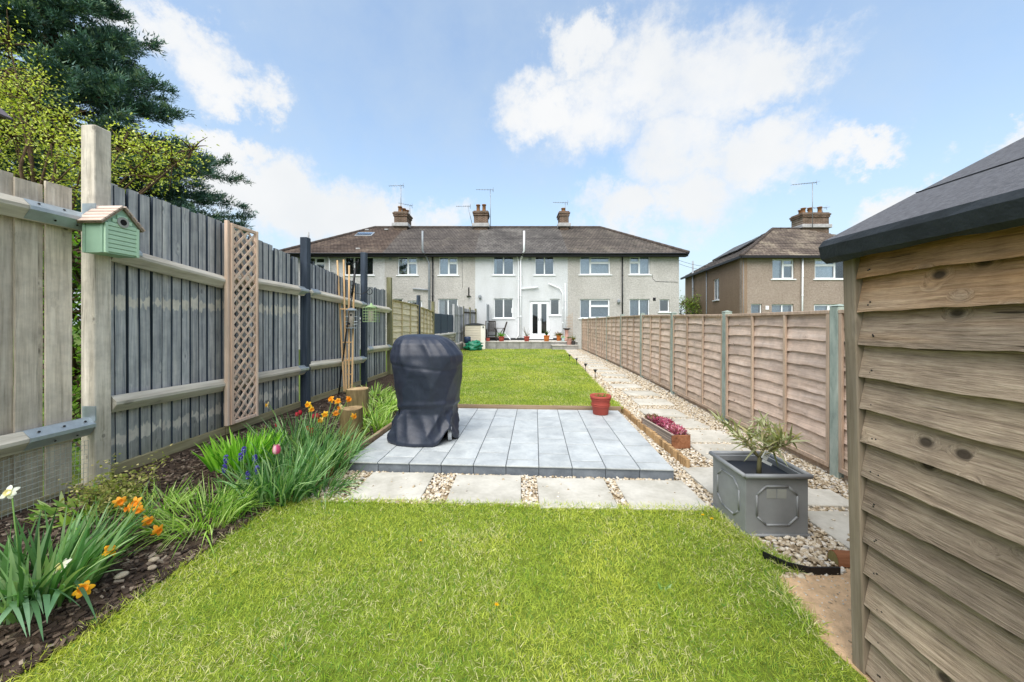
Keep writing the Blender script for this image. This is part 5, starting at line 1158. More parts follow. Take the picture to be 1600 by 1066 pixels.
mb.tube([T(551, 455), T(556, 458), T(565, 460), T(573, 456), T(578, 450)]+curl(T(577, 456), .06, 1.2, -3.2), .006, 6); mb.tube([T(555, 422), T(559, 412), T(560, 405)]+curl(T(556, 415), .07, 1.0, 5.5), .006, 6); mb.build('hook', m['black'], fp, smooth=True)
tf_ = thing('seed_feeder', 'tubular seed feeder with perches hanging from the black pole', 'bird feeder', at(549, 512, base.y))
b0 = Vector(tf_.location); U = lambda x, y: at(x, y, b0.y)-b0; sc_ = b0.y/F
mb = MB(); mb.lathe([(.03, 0), (.045, .01), (.045, .30), (.03, .31)], 16); mb.build('tube', m['seed'], tf_, smooth=True); mb = MB(); mb.lathe([(.10, -.012), (.10, 0), (.03, .002)], 20); mb.build('tray', m['galv'], tf_); mb = MB(); mb.lathe([(.10, .31), (.10, .325), (.02, .36)], 20); mb.build('lid', m['galv'], tf_)
for z in (.06, .11, .2): MB().tube([(-.11, 0, z), (.11, 0, z)], .006, 6).build('perch', m['galv'], tf_)
for z, x in ((.07, -.02), (.23, .01)): mb = MB(); mb.tube([(x, -.043, z), (x, -.05, z)], .018, 12); mb.build('feeding_port', m['black'], tf_)
MB().tube([(0, 0, .35), (.0, 0, .5), (.02, 0, .52)], .004, 5).build('hanger', m['black'], tf_)
gc = thing('caged_feeder', 'pale green wire cage bird feeder hanging on the curled hook', 'bird feeder', at(580, 503, base.y+.02)); 
mb = MB(); wc, hc = .115, .255
for i in range(6):
    x = -wc+2*wc*i/5
    for y in (-wc*.8, wc*.8): mb.tube([(x, y, 0), (x, y, hc)], .004, 4)
    for zz_ in (0, hc): mb.tube([(x, -wc*.8, zz_), (x, wc*.8, zz_)], .004, 4)
for j in range(6):
    z = hc*j/5; pts = [(-wc, -wc*.8, z), (wc, -wc*.8, z), (wc, wc*.8, z), (-wc, wc*.8, z), (-wc, -wc*.8, z)]; 
    for p, q in zip(pts[:-1], pts[1:]): mb.tube([p, q], .004, 4)
mb.build('cage', m['cage'], gc); mb = MB(); mb.lathe([(.1, hc+.002), (.105, hc+.02), (.03, hc+.05), (.01, hc+.09)], 14); mb.build('lid', m['cage'], gc, smooth=True); mb = MB(); mb.lathe([(.05, .01), (.05, .2)], 12); mb.build('feed_block', m['seed'], gc); MB().tube([(0, 0, hc+.08), (0, 0, hc+.21)], .004, 5).build('hanger', m['black'], gc)
# stumps
def stump(label, loc, r, h, seed):
    t = thing('log_stump', label, 'log', loc, (0, 0, seed)); n, k = 28, 8; vs = []
    for j in range(k):
        z = h*j/(k-1)
        for i in range(n):
            a = 2*math.pi*i/n; q = r*(1+.07*math.sin(a*3+seed)+.05*mnoise.noise((math.cos(a)*3+seed, math.sin(a)*3, z*3))+.03*math.sin(a*11+seed+z*4)+(.10*(1-j/3) if j < 3 else 0)); vs.append((q*math.cos(a), q*math.sin(a), z))
    mb = MB(); mb.add(vs, [(j*n+i, j*n+(i+1) % n, (j+1)*n+(i+1) % n, (j+1)*n+i) for j in range(k-1) for i in range(n)]); mb.build('bark', m['bark'], t, smooth=True)
    mb = MB(); mb.add([(x*.985, y*.985, h+.001) for x, y, z in vs[-n:]], [tuple(range(n))]); mb.build('cut_top', m['log_end'], t); return t
q = gp(555, 655, .06); stump('taller upright log stump with the cut top nearer the fence', (q.x, q.y+.1, .05), .155, .44, 1.3); q = gp(545, 684, .04); stump('shorter log stump standing in front among daffodil leaves', (q.x, q.y+.08, .03), .135, .36, 4.1)

# ------------------------------------------------------------------ things by the house
bx = thing('storage_box', 'tall beige plastic garden storage box with dark curved lid', 'storage box', ((742-CX)/F*19.0, 19.0, .1), (0, 0, R(7)))
MB().box(-.52, .52, -.02, .6, 0, 1.26, .02).build('body', m['beige_box'], bx)
for j in range(9): MB().box(-.48, .28, -.035, -.021, .08+j*.128, .08+j*.128+.112, .008).build('front_rib', m['beige_box'], bx)
MB().box(.30, .54, -.04, -.0205, .0, 1.27, .01).build('corner_panel', m['box_white'], bx)
mb = MB(); mb.prism([(x, -.07, 1.262+.11*(1-((x-.0)/.56)**2)) for x in np.linspace(-.56, .56, 12)]+[(.56, -.07, 1.262), (-.56, -.07, 1.262)], (0, .72, 0)); mb.build('lid', m['lid'], bx); MB().box(.40, .46, -.085, -.042, 1.12, 1.2, .01).build('latch', m['lid'], bx)
def lump(name, label, cat_, loc, a, b, c, mat, amp, seed):
    mb = MB(); n, k = 36, 18; vs = []
    for j in range(k+1):
        ph = math.pi*j/k
        for i in range(n):
            th = 2*math.pi*i/n; x, y, z = math.sin(ph)*math.cos(th), math.sin(ph)*math.sin(th), -math.cos(ph); d = 1+amp*(mnoise.noise((x*2+seed, y*2, z*2))+.6*mnoise.noise((x*5+seed, y*5, z*5)))
            vs.append((x*a*d, y*b*d, max(0, z*c*d+c*.75)))
    mb.add(vs, [(j*n+i, j*n+(i+1) % n, (j+1)*n+(i+1) % n, (j+1)*n+i) for j in range(k) for i in range(n)]); return tag(mb.build(name, mat, None, loc, smooth=True), label, cat_)
lump('garden_bag', 'crumpled green plastic garden bag in front of the storage box', 'bag', ((739-CX)/F*18.4, 18.3, .1), .44, .34, .26, m['bag'], .5, 3); lump('folded_sheet', 'folded green sheet lying on top of the garden bag', 'sheet', ((742-CX)/F*18.4, 18.35, .42), .30, .2, .07, m['bag'], .9, 9)
mb = MB(); mb.lathe([(.12, 0), (.17, .02), (.17, .3), (.14, .34), (.02, .35)], 18); tag(mb.build('tub', m['blue_tub'], None, ((730-CX)/F*18.5, 18.62, .44), smooth=True), 'round navy tub resting behind the green garden bag', 'tub'); tag(MB().box(-.2, .2, -.2, .2, 0, .44, .02).build('stone_block', m['rubble'], None, ((730-CX)/F*18.5, 18.62, 0)), 'square stone block under the navy tub beside the fence', 'block')
ch = thing('garden_chair', 'dark slatted wooden garden chair on the terrace', 'chair', ((767.5-CX)/F*20.2, 20.2, TZ), (0, 0, R(8)))
for x in (-.27, .27):
    MB().bar((x, -.22, 0), (x, -.20, .62), .045, .045, .004).build('leg', m['dark_wood'], ch); MB().bar((x, .24, 0), (x, .40, 1.10), .045, .045, .004).build('leg', m['dark_wood'], ch); MB().box(x-.035, x+.035, -.27, .30, .62, .65, .004).build('armrest', m['dark_wood'], ch)
for j in range(6): MB().box(-.245, .245, -.22+j*.08, -.155+j*.08, .42, .445, .003).build('seat_slat', m['dark_wood'], ch)
for j in range(7): MB().bar((-.2+j*.066, .29, .48), (-.2+j*.066, .395, 1.06), .05, .02, .002, (0, 1, 0)).build('back_slat', m['dark_wood'], ch)
for z, y in ((.2, -.215), (.30, .29), (1.08, .40), (.14, .26)): MB().box(-.25, .25, y-.02, y+.02, z-.03, z+.03, .003).build('crossbar', m['dark_wood'], ch)
tb = thing('garden_table', 'small dark folding table beside the slatted garden chair', 'table', ((781-CX)/F*20.3, 20.35, TZ), (0, 0, R(5)))
for j in range(5): MB().box(-.3, .26, -.2+j*.085, -.125+j*.085, .68, .705, .003).build('top_slat', m['dark_wood'], tb)
for y in (-.16, .16): MB().bar((-.26, y, 0), (.2, y, .67), .035, .02, .002).build('leg', m['dark_wood'], tb); MB().bar((.2, y+.025, 0), (-.26, y+.025, .67), .035, .02, .002).build('leg', m['dark_wood'], tb)
mb = MB(); p, q = at(787, 519, 20.5), at(792, 503, 20.75); mb.bar(p, q, .09, .05, .01); mb.bar(at(784.5, 526, 20.4), p, .04, .04); tag(mb.build('folded_parasol', m['dark_wood']), 'closed dark parasol leaning beside the terrace table', 'parasol')
mb = MB(); mb.tube([at(788, 519, 20.6), at(797.5, 530.6, 20.3)], .025, 8); tag(mb.build('white_pole', m['upvc']), 'white pole leaning on the terrace beneath the left window', 'pole')
def small_plant(label, loc, n, L, pal, spread, wd=.03, droop=.4, cat_='plant', seed=0, stems=0):
    t = thing('potted_plant', label, cat_, loc); d = np.stack([rng.normal(0, spread, n), rng.normal(0, spread, n), np.ones(n)], 1); d /= np.linalg.norm(d, axis=1, keepdims=True)
    st_ = rng.uniform(0, .5, n)[:, None]*L*d*(1 if stems else .3)
    V, Q_, c = blades(st_, d, rng.uniform(.5, 1, n)*L, wd, rng.uniform(0, droop*2, n), 3, np.array([rgb(p)[:3] for p in pal])[rng.integers(0, len(pal), n)]*(.8+.4*rng.random((n, 1)))); stuff(obj('foliage', arr_mesh('f', V, Q_, c), m['leaf'], t)); return t
ty = 19.62; zt_ = TZ
def tp_(px, Y=ty): return ((px-CX)/F*Y, Y, zt_)
pot('red pot on the terrace in front of the garden table', tp_(783.5), .17, .26, m['terracotta']); small_plant('bright green strappy plant in the red pot by the table', (tp_(783.5)[0], ty, zt_+.22), 60, .45, ('#5f9a3a', '#86b84a', '#47762c'), .6, .035)
pot('red pot on the terrace left of the French doors', tp_(823), .165, .27, m['terracotta']); p = small_plant('sparse twiggy plant in the red pot left of the doors', (tp_(823)[0], ty, zt_+.24), 26, .5, ('#6d6a55', '#8a8570', '#54593f'), .5, .012, .3); 
mb = MB()
for i in range(9): a = random.uniform(0, 6.3); L = random.uniform(.35, .62); mb.tube([(0, 0, 0), (.12*math.cos(a), .12*math.sin(a), L*.5), (.3*math.cos(a)*random.uniform(.5, 1), .3*math.sin(a), L)], [.008, .006, .004], 5)
mb.build('twigs', m['stem'], p)
pot('orange clay pot in front of the French doors', tp_(854), .17, .32, m['orange_pot']); small_plant('dark green upright plant in the orange pot by the doors', (tp_(854)[0], ty, zt_+.28), 50, .42, ('#3f5f2c', '#58702f', '#2c4422'), .3, .03, .2)
pot('brown clay pot at the left of the plants right of the doors', tp_(873, 20.2), .14, .30, m['orange_pot']); small_plant('bushy plant in the brown pot beside the birdbath', (tp_(873, 20.2)[0], 20.2, zt_+.26), 120, .42, ('#5d6a3a', '#7d5a3a', '#49582f', '#86663f'), .8, .035, .5)
pot('pale blue glazed pot among the terrace plants', tp_(880, 19.7), .10, .2, m['blue_pot']); small_plant('small light green plant in the pale blue pot', (tp_(880, 19.7)[0], 19.7, zt_+.17), 40, .18, ('#7fae58', '#a2c070'), .7, .03)
bbh = thing('birdbath', 'slim stone birdbath column at the right end of the terrace', 'birdbath', tp_(885.5, 20.1)); mb = MB(); mb.lathe([(.17, 0), (.17, .05), (.11, .09), (.10, .55), (.14, .6)], 18); mb.build('column', m['pink_pot'], bbh, smooth=True); mb = MB(); mb.lathe([(.1, .6), (.2, .66), (.22, .70), (.19, .695), (.08, .66)], 20); mb.build('bowl', m['dark_pot'], bbh, smooth=True)
st2 = ((889.5-CX)/F*19.05, 19.08, .336); pot('pinkish pot on the terrace step by the fence', st2, .155, .33, m['pink_pot'], cat_='plant pot'); small_plant('low plant in the pinkish pot on the terrace step', (st2[0], st2[1], st2[2]+.28), 50, .25, ('#6d7a48', '#54602f'), .6, .03)
st3 = ((896-CX)/F*19.05, 19.1, .336); pot('dark grey pot on the terrace step against the fence', st3, .12, .2, m['dark_pot']); small_plant('spindly green plant in the dark pot on the step', (st3[0], st3[1], st3[2]+.17), 60, .5, ('#6f7f45', '#8a7d4c', '#4a5f34'), .35, .03)
rb = MB().box(-.09, .09, -.09, .09, 0, .18, .01).build('brick_block', m['terracotta'], None, tp_(762.5)); tag(rb, 'small red block at the left end of the terrace', 'block')
tt2 = thing('lattice_trellis', 'small brown lattice trellis at the far end of the right fence', 'trellis', ((886-CX)/F*20.2, 20.2, TZ), (0, 0, R(35)))
for i in range(5): MB().box(i*.1-.01, i*.1+.01, -.01, .01, 0, 1.35+.05*i, .002).build('upright', m['lap_batten'], tt2)
for j in range(8): MB().box(-.02, .42, .011, .025, .1+j*.17, .12+j*.17, .002).build('crossbar', m['lap_batten'], tt2)
dl = thing('side_door', 'narrow grey glazed side screen standing out from the white wall', 'screen', ((762-CX)/F*20.95, 20.2, TZ), (0, 0, R(84))); MB().box(0, .72, -.02, .02, .02, 2.05, .005).build('panel', m['pipe_grey'], dl)
for z in (.04, 1.0, 2.0): MB().box(.01, .71, -.03, -.021, z, z+.06, .003).build('rail', m['upvc'], dl)
# solar stake lights along the lawn edge
sol = [(930, 588, 'nearest'), (915, 578, 'second nearest'), (901, 568, 'third nearest'), (890, 561, 'fourth nearest')]
for px, py, w in sol:
    q = gp(px, py+3, .09); t = thing('stake_light', f'small dark solar stake light along the lawn edge, {w} of four', 'garden light', (q.x, q.y, path_z(q.y)), group='solar stake lights beside the path')
    mb = MB(); mb.tube([(0, 0, -.05), (0, 0, .17)], .008, 6); mb.build('stake', m['solar'], t); mb = MB(); mb.lathe([(.02, .16), (.03, .20), (.045, .205), (.045, .225), (.01, .235)], 12); mb.build('head', m['solar'], t)
# wire netting along the foot of the near fence
nt_ = thing('wire_netting', 'pale wire netting along the foot of the bare near fence', 'netting', OL, (0, 0, ROTL)); mb = MB()
x0, x1 = along(1.6), along(2.88); n = 44
for i in range(n+1):
    x = x0+(x1-x0)*i/n; mb.tube([(x, -.075+.012*math.sin(i*.5), .12), (x+.004, -.07+.015*math.sin(i*.4+1), .56+.02*math.sin(i*.23))], .0016, 3, False)
for j in range(13): mb.tube([(x0+(x1-x0)*i/14, -.074+.012*math.sin(i*1.6), .12+.036*j+.02*math.sin(i*.7)*j/12) for i in range(15)], .0016, 3, False)
mb.build('mesh', m['wire'], nt_)
# a small pitched roof on a pole peeping over the fence at the left edge
a = at(18, 186, 3.3); ns = thing('bird_table', 'grey pitched roof corner of a bird table above the fence at the left edge', 'bird table', (a.x-.3, a.y-.17, 0))
for sg in (-1, 1): mb = MB(); mb.bar((sg*.31, 0, a.z-.01), (0, 0, a.z+.27), .34, .022, .003); mb.build('roof_board', m['neighbour_roof'], ns)
MB().box(-.24, .24, -.15, .15, a.z-.32, a.z-.29, .004).build('tray', m['shed_post'], ns); MB().box(-.04, .04, -.04, .04, -.05, a.z-.322, .004).build('post', m['post_bare'], ns)
for x in (-.2, .2):
    for y in (-.12, .12): MB().box(x-.015, x+.015, y-.015, y+.015, a.z-.288, a.z+.06, .002).build('upright', m['shed_post'], ns)
for y in (-.16, .15): MB().prism([(-.27, y, a.z-.01), (.27, y, a.z-.01), (0, y, a.z+.24)], (0, .012, 0)).build('gable', m['shed_post'], ns)

# ------------------------------------------------------------------ plants in the bed
def cols(pal, n, v=.25): return np.array([rgb(p)[:3] for p in pal])[rng.integers(0, len(pal), n)]*(1-v+2*v*rng.random((n, 1)))
def clump(name, label, cat_, loc, n, L, wd, rad, spread, droop, pal, lean=(0, 0), segs=5, group=None):
    t = thing(name, label, cat_, loc, 0, group); a = rng.uniform(0, 6.28, n); r = rad*np.sqrt(rng.random(n)); root = np.stack([r*np.cos(a), r*np.sin(a), np.full(n, -.02)], 1)
    d = np.stack([np.cos(a)*spread*rng.uniform(.2, 1.3, n)+lean[0]+rng.normal(0, .12, n), np.sin(a)*spread*rng.uniform(.2, 1.3, n)+lean[1]+rng.normal(0, .12, n), np.ones(n)], 1); d /= np.linalg.norm(d, axis=1, keepdims=True)
    V, Q_, c = blades(root, d, rng.uniform(.55, 1.1, n)*L, wd*rng.uniform(.7, 1.2, n), droop*rng.uniform(0, 2, n), segs, cols(pal, n), power=3.0); stuff(obj('leaves', arr_mesh('l', V, Q_, c), m['leaf'], t)); return t
def daffodil(parent, root, head, face, pal, r=.042, cup=('#e8962a', .016, .02)):
    """one stem with a six petalled bloom and its cup; root and head in the thing's own space"""
    root, head = Vector(root), Vector(head); mid = root.lerp(head, .6)+Vector((0, 0, .06*(head-root).length+.01)); mb = MB(); mb.tube([root, root.lerp(mid, .5)+Vector((0, 0, .01)), mid, head-Vector(face)*.02], .0035, 6); st_ = mb.build('stem', m['green_stem'], parent, smooth=True)
    f = Vector(face).normalized(); u = f.orthogonal().normalized(); v_ = f.cross(u); vs = []; fs = []; cc = []
    for k in range(6):
        a = k*math.pi/3+(.15 if k % 2 else 0); d = u*math.cos(a)+v_*math.sin(a); s_ = f.cross(d); back = -f*(.012 if k % 2 else .004); o = len(vs)
        ln = random.uniform(.82, 1.12); bk = random.uniform(.6, 2.6)
        for t, w in ((0, .005), (.3, .011), (.6, .0135), (.85, .009), (1, .001)):
            p = head+d*r*t*ln+back*t*bk+f*.004*math.sin(t*3); vs += [p-s_*w*r/.042, p+f*.003, p+s_*w*r/.042]
        for i in range(4): fs += [(o+i*3, o+i*3+1, o+i*3+4, o+i*3+3), (o+i*3+1, o+i*3+2, o+i*3+5, o+i*3+4)]
    me = arr_mesh('petals', [tuple(p) for p in vs], fs, np.tile(np.array(rgb(pal)[:3]), (len(vs), 1))*(.85+.3*rng.random((len(vs), 1)))); fl_ = obj('flower', me, m['petal'], parent)
    n = 10; vs = []
    for (q, w) in ((0, .45), (.5, .75), (.85, 1.0), (1, 1.15)):
        for i in range(n): a = 2*math.pi*i/n; rr = cup[1]*w*(1+(.12*(i % 2) if q == 1 else 0)); vs.append(head+f*cup[2]*q+u*rr*math.cos(a)+v_*rr*math.sin(a))
    Qc = [(j*n+i, j*n+(i+1) % n, (j+1)*n+(i+1) % n, (j+1)*n+i) for j in range(3) for i in range(n)]
    obj('cup', arr_mesh('cup', [tuple(p) for p in vs], Qc, np.tile(np.array(rgb(cup[0])[:3]), (len(vs), 1))), m['petal'], fl_)
DG = ('#507e46', '#6a965a', '#3d6638', '#8aac7c', '#9dba84'); LG = ('#90b54c', '#b0cc6c', '#6c9639', '#c0d48a')
q = gp(62, 935, .05); bz = bed_z(q.x, q.y)
d1 = clump('daffodil_clump', 'large dark green daffodil clump nearest the camera at the left edge', 'daffodils', (q.x, q.y, bz), 230, .46, .019, .2, .45, .28, DG, (.10, -.02), 6)
V, Q_, c = blades(np.stack([rng.uniform(-.05, .18, 16), rng.uniform(-.15, .0, 16), np.full(16, .05)], 1), (lambda d: d/np.linalg.norm(d, axis=1, keepdims=True))(np.stack([rng.uniform(-.3, .9, 16), rng.uniform(-.9, -.1, 16), rng.uniform(.8, 1.3, 16)], 1)), rng.uniform(.28, .42, 16), .026, rng.uniform(.7, 1.3, 16), 8, cols(('#6f9a72', '#86ab86', '#587f58'), 16), power=4, side=np.tile(np.array([[1., .3, 0]]), (16, 1))); stuff(obj('broad_leaves', arr_mesh('bl', V, Q_, c), m['leaf'], d1))
def fl_at(th, px, py, Y, root=None, face=(.5, -.8, .1), pal='#e9a01e', **k):
    b = Vector(th.location); h = at(px, py, Y)-b; daffodil(th, root or (h.x*.25+random.gauss(0, .03), h.y*.3+random.gauss(0, .03), 0), h, face, pal, **k)
fl_at(d1, 130, 921, 1.80, face=(.5, -.5, .5), pal='#f0b428', r=.038); fl_at(d1, 95, 886, 1.84, face=(-.2, -.6, .5), pal='#e8e6d6', cup=('#e6d9a0', .014, .014)); fl_at(d1, 172, 860, 1.98, face=(.3, -.3, .6), pal='#f0b024', r=.036)
fl_at(d1, 14, 770, 2.0, face=(.2, -.7, .4), pal='#eef0e4', r=.04, cup=('#ead9a0', .014, .012))
q = gp(165, 855, .08); d1b = clump('daffodil_clump', 'leaning narcissus clump with orange blooms behind the nearest clump', 'daffodils', (q.x, q.y, bed_z(q.x, q.y)), 40, .42, .012, .1, .25, .2, DG, (.35, 0))
for px, py, f in ((188, 784, (.6, -.5, .1)), (212, 786, (.2, -.8, .2)), (216, 797, (.4, -.8, 0)), (232, 814, (.8, -.4, .0)), (247, 829, (.9, -.3, -.1)), (200, 795, (-.3, -.8, .1))): fl_at(d1b, px, py, 2.28+random.uniform(-.05, .05), face=f, pal='#eba838', r=.036, cup=('#e58a20', .014, .014))
# twiggy shrub by the post
q = gp(185, 792, .14); sb_ = thing('twiggy_shrub', 'small twiggy yellow green shrub at the foot of the tall post', 'shrub', (q.x, q.y, bed_z(q.x, q.y))); mb = MB(); tips = []
for i in range(26):
    a = random.uniform(0, 6.3); L = random.uniform(.2, .42); p = Vector((0, 0, 0)); d = Vector((math.cos(a)*.9, math.sin(a)*.5, random.uniform(.5, 1.4))).normalized(); ps = [p]
    for k in range(6): d = (d+Vector((random.gauss(0, .3), random.gauss(0, .3), random.gauss(-.05, .2)))).normalized(); ps.append(ps[-1]+d*L/6); tips.append(ps[-1]) if k > 1 else None
    mb.tube(ps, [.004, .0035, .003, .0028, .0025, .002, .0015], 5)
mb.build('twigs', m['stem'], sb_)
tp = np.repeat(np.array(tips), 14, 0)+rng.normal(0, .028, (len(tips)*14, 3)); n = len(tp); d = rng.normal(0, 1, (n, 3)); d[:, 2] += .5; d /= np.linalg.norm(d, axis=1, keepdims=True); V, Q_, c = blades(tp, d, rng.uniform(.014, .03, n), .014, .3, 2, cols(('#a9a865', '#8f9a4c', '#c3b880', '#7a8240'), n), power=3); stuff(obj('foliage', arr_mesh('f', V, Q_, c), m['leaf'], sb_))
q = gp(135, 800, .14); clump('leafy_plant', 'pale leafed low plant against the netting behind the daffodils', 'plant', (q.x, q.y, bed_z(q.x, q.y)), 160, .16, .03, .22, .9, .5, LG, (0, 0), 3)
q = gp(318, 800, .1); clump('grassy_clump', 'wide arching bright green grassy clump beside the lower lawn', 'plant', (q.x, q.y, bed_z(q.x, q.y)), 430, .31, .0095, .24, .65, .62, LG, (0, 0), 6)
q = gp(250, 795, .1); clump('grassy_clump', 'smaller grassy clump between the twiggy shrub and arching clump', 'plant', (q.x, q.y, bed_z(q.x, q.y)), 130, .25, .009, .14, .7, .6, LG, (0, 0), 6)
q = gp(365, 735, .12); clump('lily_clump', 'upright fresh green lily shoots at the foot of the lattice trellis', 'plant', (q.x, q.y+.1, bed_z(q.x, q.y)), 260, .36, .024, .22, .4, .15, ('#6fae2c', '#8cc53c', '#4f8a24', '#a3cf55'), (0, 0), 4)
q = gp(372, 775, .1); mc = clump('grape_hyacinth', 'grape hyacinths with violet flower spikes in front of the lily shoots', 'flowers', (q.x, q.y+.05, bed_z(q.x, q.y)), 260, .3, .008, .26, .7, .6, ('#5f8a3c', '#7aa050', '#476c30'), (0, 0), 5)
for px, py, Y in ((353, 716, 3.1), (376, 713, 3.12), (351, 731, 3.08), (388, 741, 3.0), (381, 703, 3.15), (398, 716, 3.12), (402, 733, 3.02)):
    b = Vector(mc.location); h = at(px, py, Y)-b; mb = MB(); mb.tube([(h.x*.6, h.y*.6, 0), h*.5+Vector((0, 0, .02)), h], .003, 5); sm_ = mb.build('stem', m['green_stem'], mc)
    n = 60; zz = rng.uniform(-.04, .03, n); a = rng.uniform(0, 6.28, n); rr = .012*(1-((zz+.003)/.035)**2); rt = np.stack([h.x+rr*np.cos(a)*.6, h.y+rr*np.sin(a)*.6, h.z+zz], 1); d = np.stack([np.cos(a), np.sin(a), np.full(n, -.3)], 1); d /= np.linalg.norm(d, axis=1, keepdims=True)
    V, Q_, c = blades(rt, d, .015, .013, .2, 2, cols(('#5b4fb0', '#7a6ccc', '#43389a'), n, .2), power=4); obj('flower', arr_mesh('g', V, Q_, c), m['petal'], mc)
q = gp(440, 760, .08); d2 = clump('tulip_clump', 'dense dark green bulb leaves with one striped pink tulip in mid bed', 'tulips', (q.x, q.y, bed_z(q.x, q.y)), 330, .48, .016, .26, .42, .34, DG, (.08, 0), 6)
q = gp(492, 722, .08); d3 = clump('daffodil_clump', 'daffodil clump with yellow blooms in front of the log stumps', 'daffodils', (q.x, q.y, bed_z(q.x, q.y)), 380, .5, .015, .36, .42, .42, DG+('#7fa058',), (.08, -.02), 6)
q = gp(455, 700, .1); d4 = clump('daffodil_clump', 'narrow leaved daffodil clump with a single bloom near the fence', 'daffodils', (q.x, q.y, bed_z(q.x, q.y)), 220, .44, .014, .28, .4, .35, DG, (-.05, 0), 6)
for px, py, f, p in ((481, 633, (.2, -.9, .1), '#f0c02c'), (487, 640, (.6, -.6, .1), '#eebd3c'), (517, 624, (-.2, -.8, .3), '#f2a72c'), (528, 627, (.5, -.7, .2), '#f2b43c'), (545, 624, (.8, -.4, .2), '#f0952c'), (508, 648, (.3, -.9, .0), '#eec23c'), (501, 657, (.1, -.9, .0), '#efd170'), (553, 651, (.8, -.4, .0), '#f0b53c'), (531, 637, (-.4, -.8, 0), '#f3dcb0'), (525, 646, (.4, -.8, -.1), '#e8a050')): fl_at(d3, px, py, 4.25+random.uniform(-.12, .12), face=f, pal=p, r=.042, cup=('#ec9a24', .018, .02))
fl_at(d4, 418, 633, 4.3, face=(-.7, -.6, 0), pal='#f0e0b8', r=.045, cup=('#e9b53c', .02, .02))
def tulip(th, px, py, Y, pal, s=.03):
    b = Vector(th.location); h = at(px, py, Y)-b; mb = MB(); mb.tube([(h.x*.5, h.y*.5, 0), h*.55, h-Vector((0, 0, s))], .004, 6); mb.build('stem', m['green_stem'], th); n = 14; vs = []; cc = []
    for j, (r, z) in enumerate(((.1, -1), (.75, -.75), (1, -.2), (.92, .4), (.72, .9))):
        for i in range(n): a = 2*math.pi*i/n; e = .25*abs(math.sin(a*1.5)) if j == 4 else 0; vs.append((h.x+s*.8*r*math.cos(a), h.y+s*.8*r*math.sin(a), h.z+s*(z+e))); cc.append(rgb(pal[(i//2) % len(pal)])[:3])
    obj('flower', arr_mesh('t', vs, [(j*n+i, j*n+(i+1) % n, (j+1)*n+(i+1) % n, (j+1)*n+i) for j in range(4) for i in range(n)], np.array(cc), True), m['petal'], th)
tulip(d2, 432, 703, 3.2, ('#cc5a8a', '#eccbd6'), .04)
rt_ = clump('tulip_clump', 'small group of red tulips among the daffodil leaves', 'tulips', (d3.location.x-.05, d3.location.y+.1, d3.location.z), 30, .3, .02, .15, .3, .3, DG, (0, 0), 5)
for px, py, Y in ((464, 648, 4.45), (469, 645, 4.5), (490, 651, 4.3), (496, 650, 4.25), (481, 670, 4.2), (487, 673, 4.1), (486, 679, 4.05), (433, 664, 4.3)): tulip(rt_, px, py, Y, ('#b8283c', '#a01c34', '#cc4858'), .028)
for px, py, lab in ((592, 655, 'strappy green bluebell leaves right of the log stumps'), (577, 640, 'leafy green clump between the stumps and barbecue'), (602, 630, 'fresh green leaves growing at the fence foot behind the barbecue'), (585, 618, 'trailing green plant climbing the fence foot')):
    q = gp(px, py+6, .1); clump('leafy_clump', lab, 'plant', (q.x, q.y, max(.06, bed_z(q.x, q.y) if q.y < 9 else .1)), 170, .36, .018, .3, .8, .6, LG, (0, 0), 5)
q = gp(560, 690, .04); clump('leafy_clump', 'low straggly leaves beside the shorter stump at the bed edge', 'plant', (q.x-.1, q.y, bed_z(q.x-.1, q.y)), 110, .2, .012, .22, .9, .6, LG+('#a9a878',), (0, 0), 4)
q = gp(505, 770, .05); clump('leafy_clump', 'drooping thin leaves spilling over the gravel edging', 'plant', (q.x-.05, q.y+.1, bed_z(q.x-.05, q.y)), 130, .3, .011, .16, .7, .6, DG+('#8aa860',), (.2, -.1), 6)
# dandelions and small weeds in the lawn
for px, py, lab in ((657, 849, 'yellow dandelion in the lawn, left of centre'), (776, 950, 'yellow dandelion in the foreground middle of the lawn'), (1098, 808, 'yellow dandelion at the lawn corner by the planter'), (1112, 814, 'dandelion just right of the one at the lawn corner')):
    q = gp(px, py, .03); t = thing('dandelion', lab, 'flower', (q.x, q.y, 0)); n = 46; d = np.stack([rng.normal(0, .8, n), rng.normal(0, .8, n), np.ones(n)*.6], 1); d /= np.linalg.norm(d, axis=1, keepdims=True); V, Q_, c = blades(np.tile([[0, 0, .045]], (n, 1)), d, .014, .0045, .2, 1, cols(('#f0c81c', '#e8b80c'), n, .1), power=4); obj('flower', arr_mesh('d', V, Q_, c), m['petal'], t); MB().tube([(0, 0, 0), (0, 0, .045)], .002, 5).build('stem', m['green_stem'], t)
for px, py, lab in ((915, 852, 'small white daisy with leaves in the lawn'), (1040, 925, 'pale broad leaved weed in the lawn toward the shed')):
    q = gp(px, py, .01); clump('lawn_weed', lab, 'weed', (q.x, q.y, .004), 14, .075, .022, .015, 1.6, .3, ('#8fae7a', '#a9c39a', '#6c9050'), (0, 0), 3)

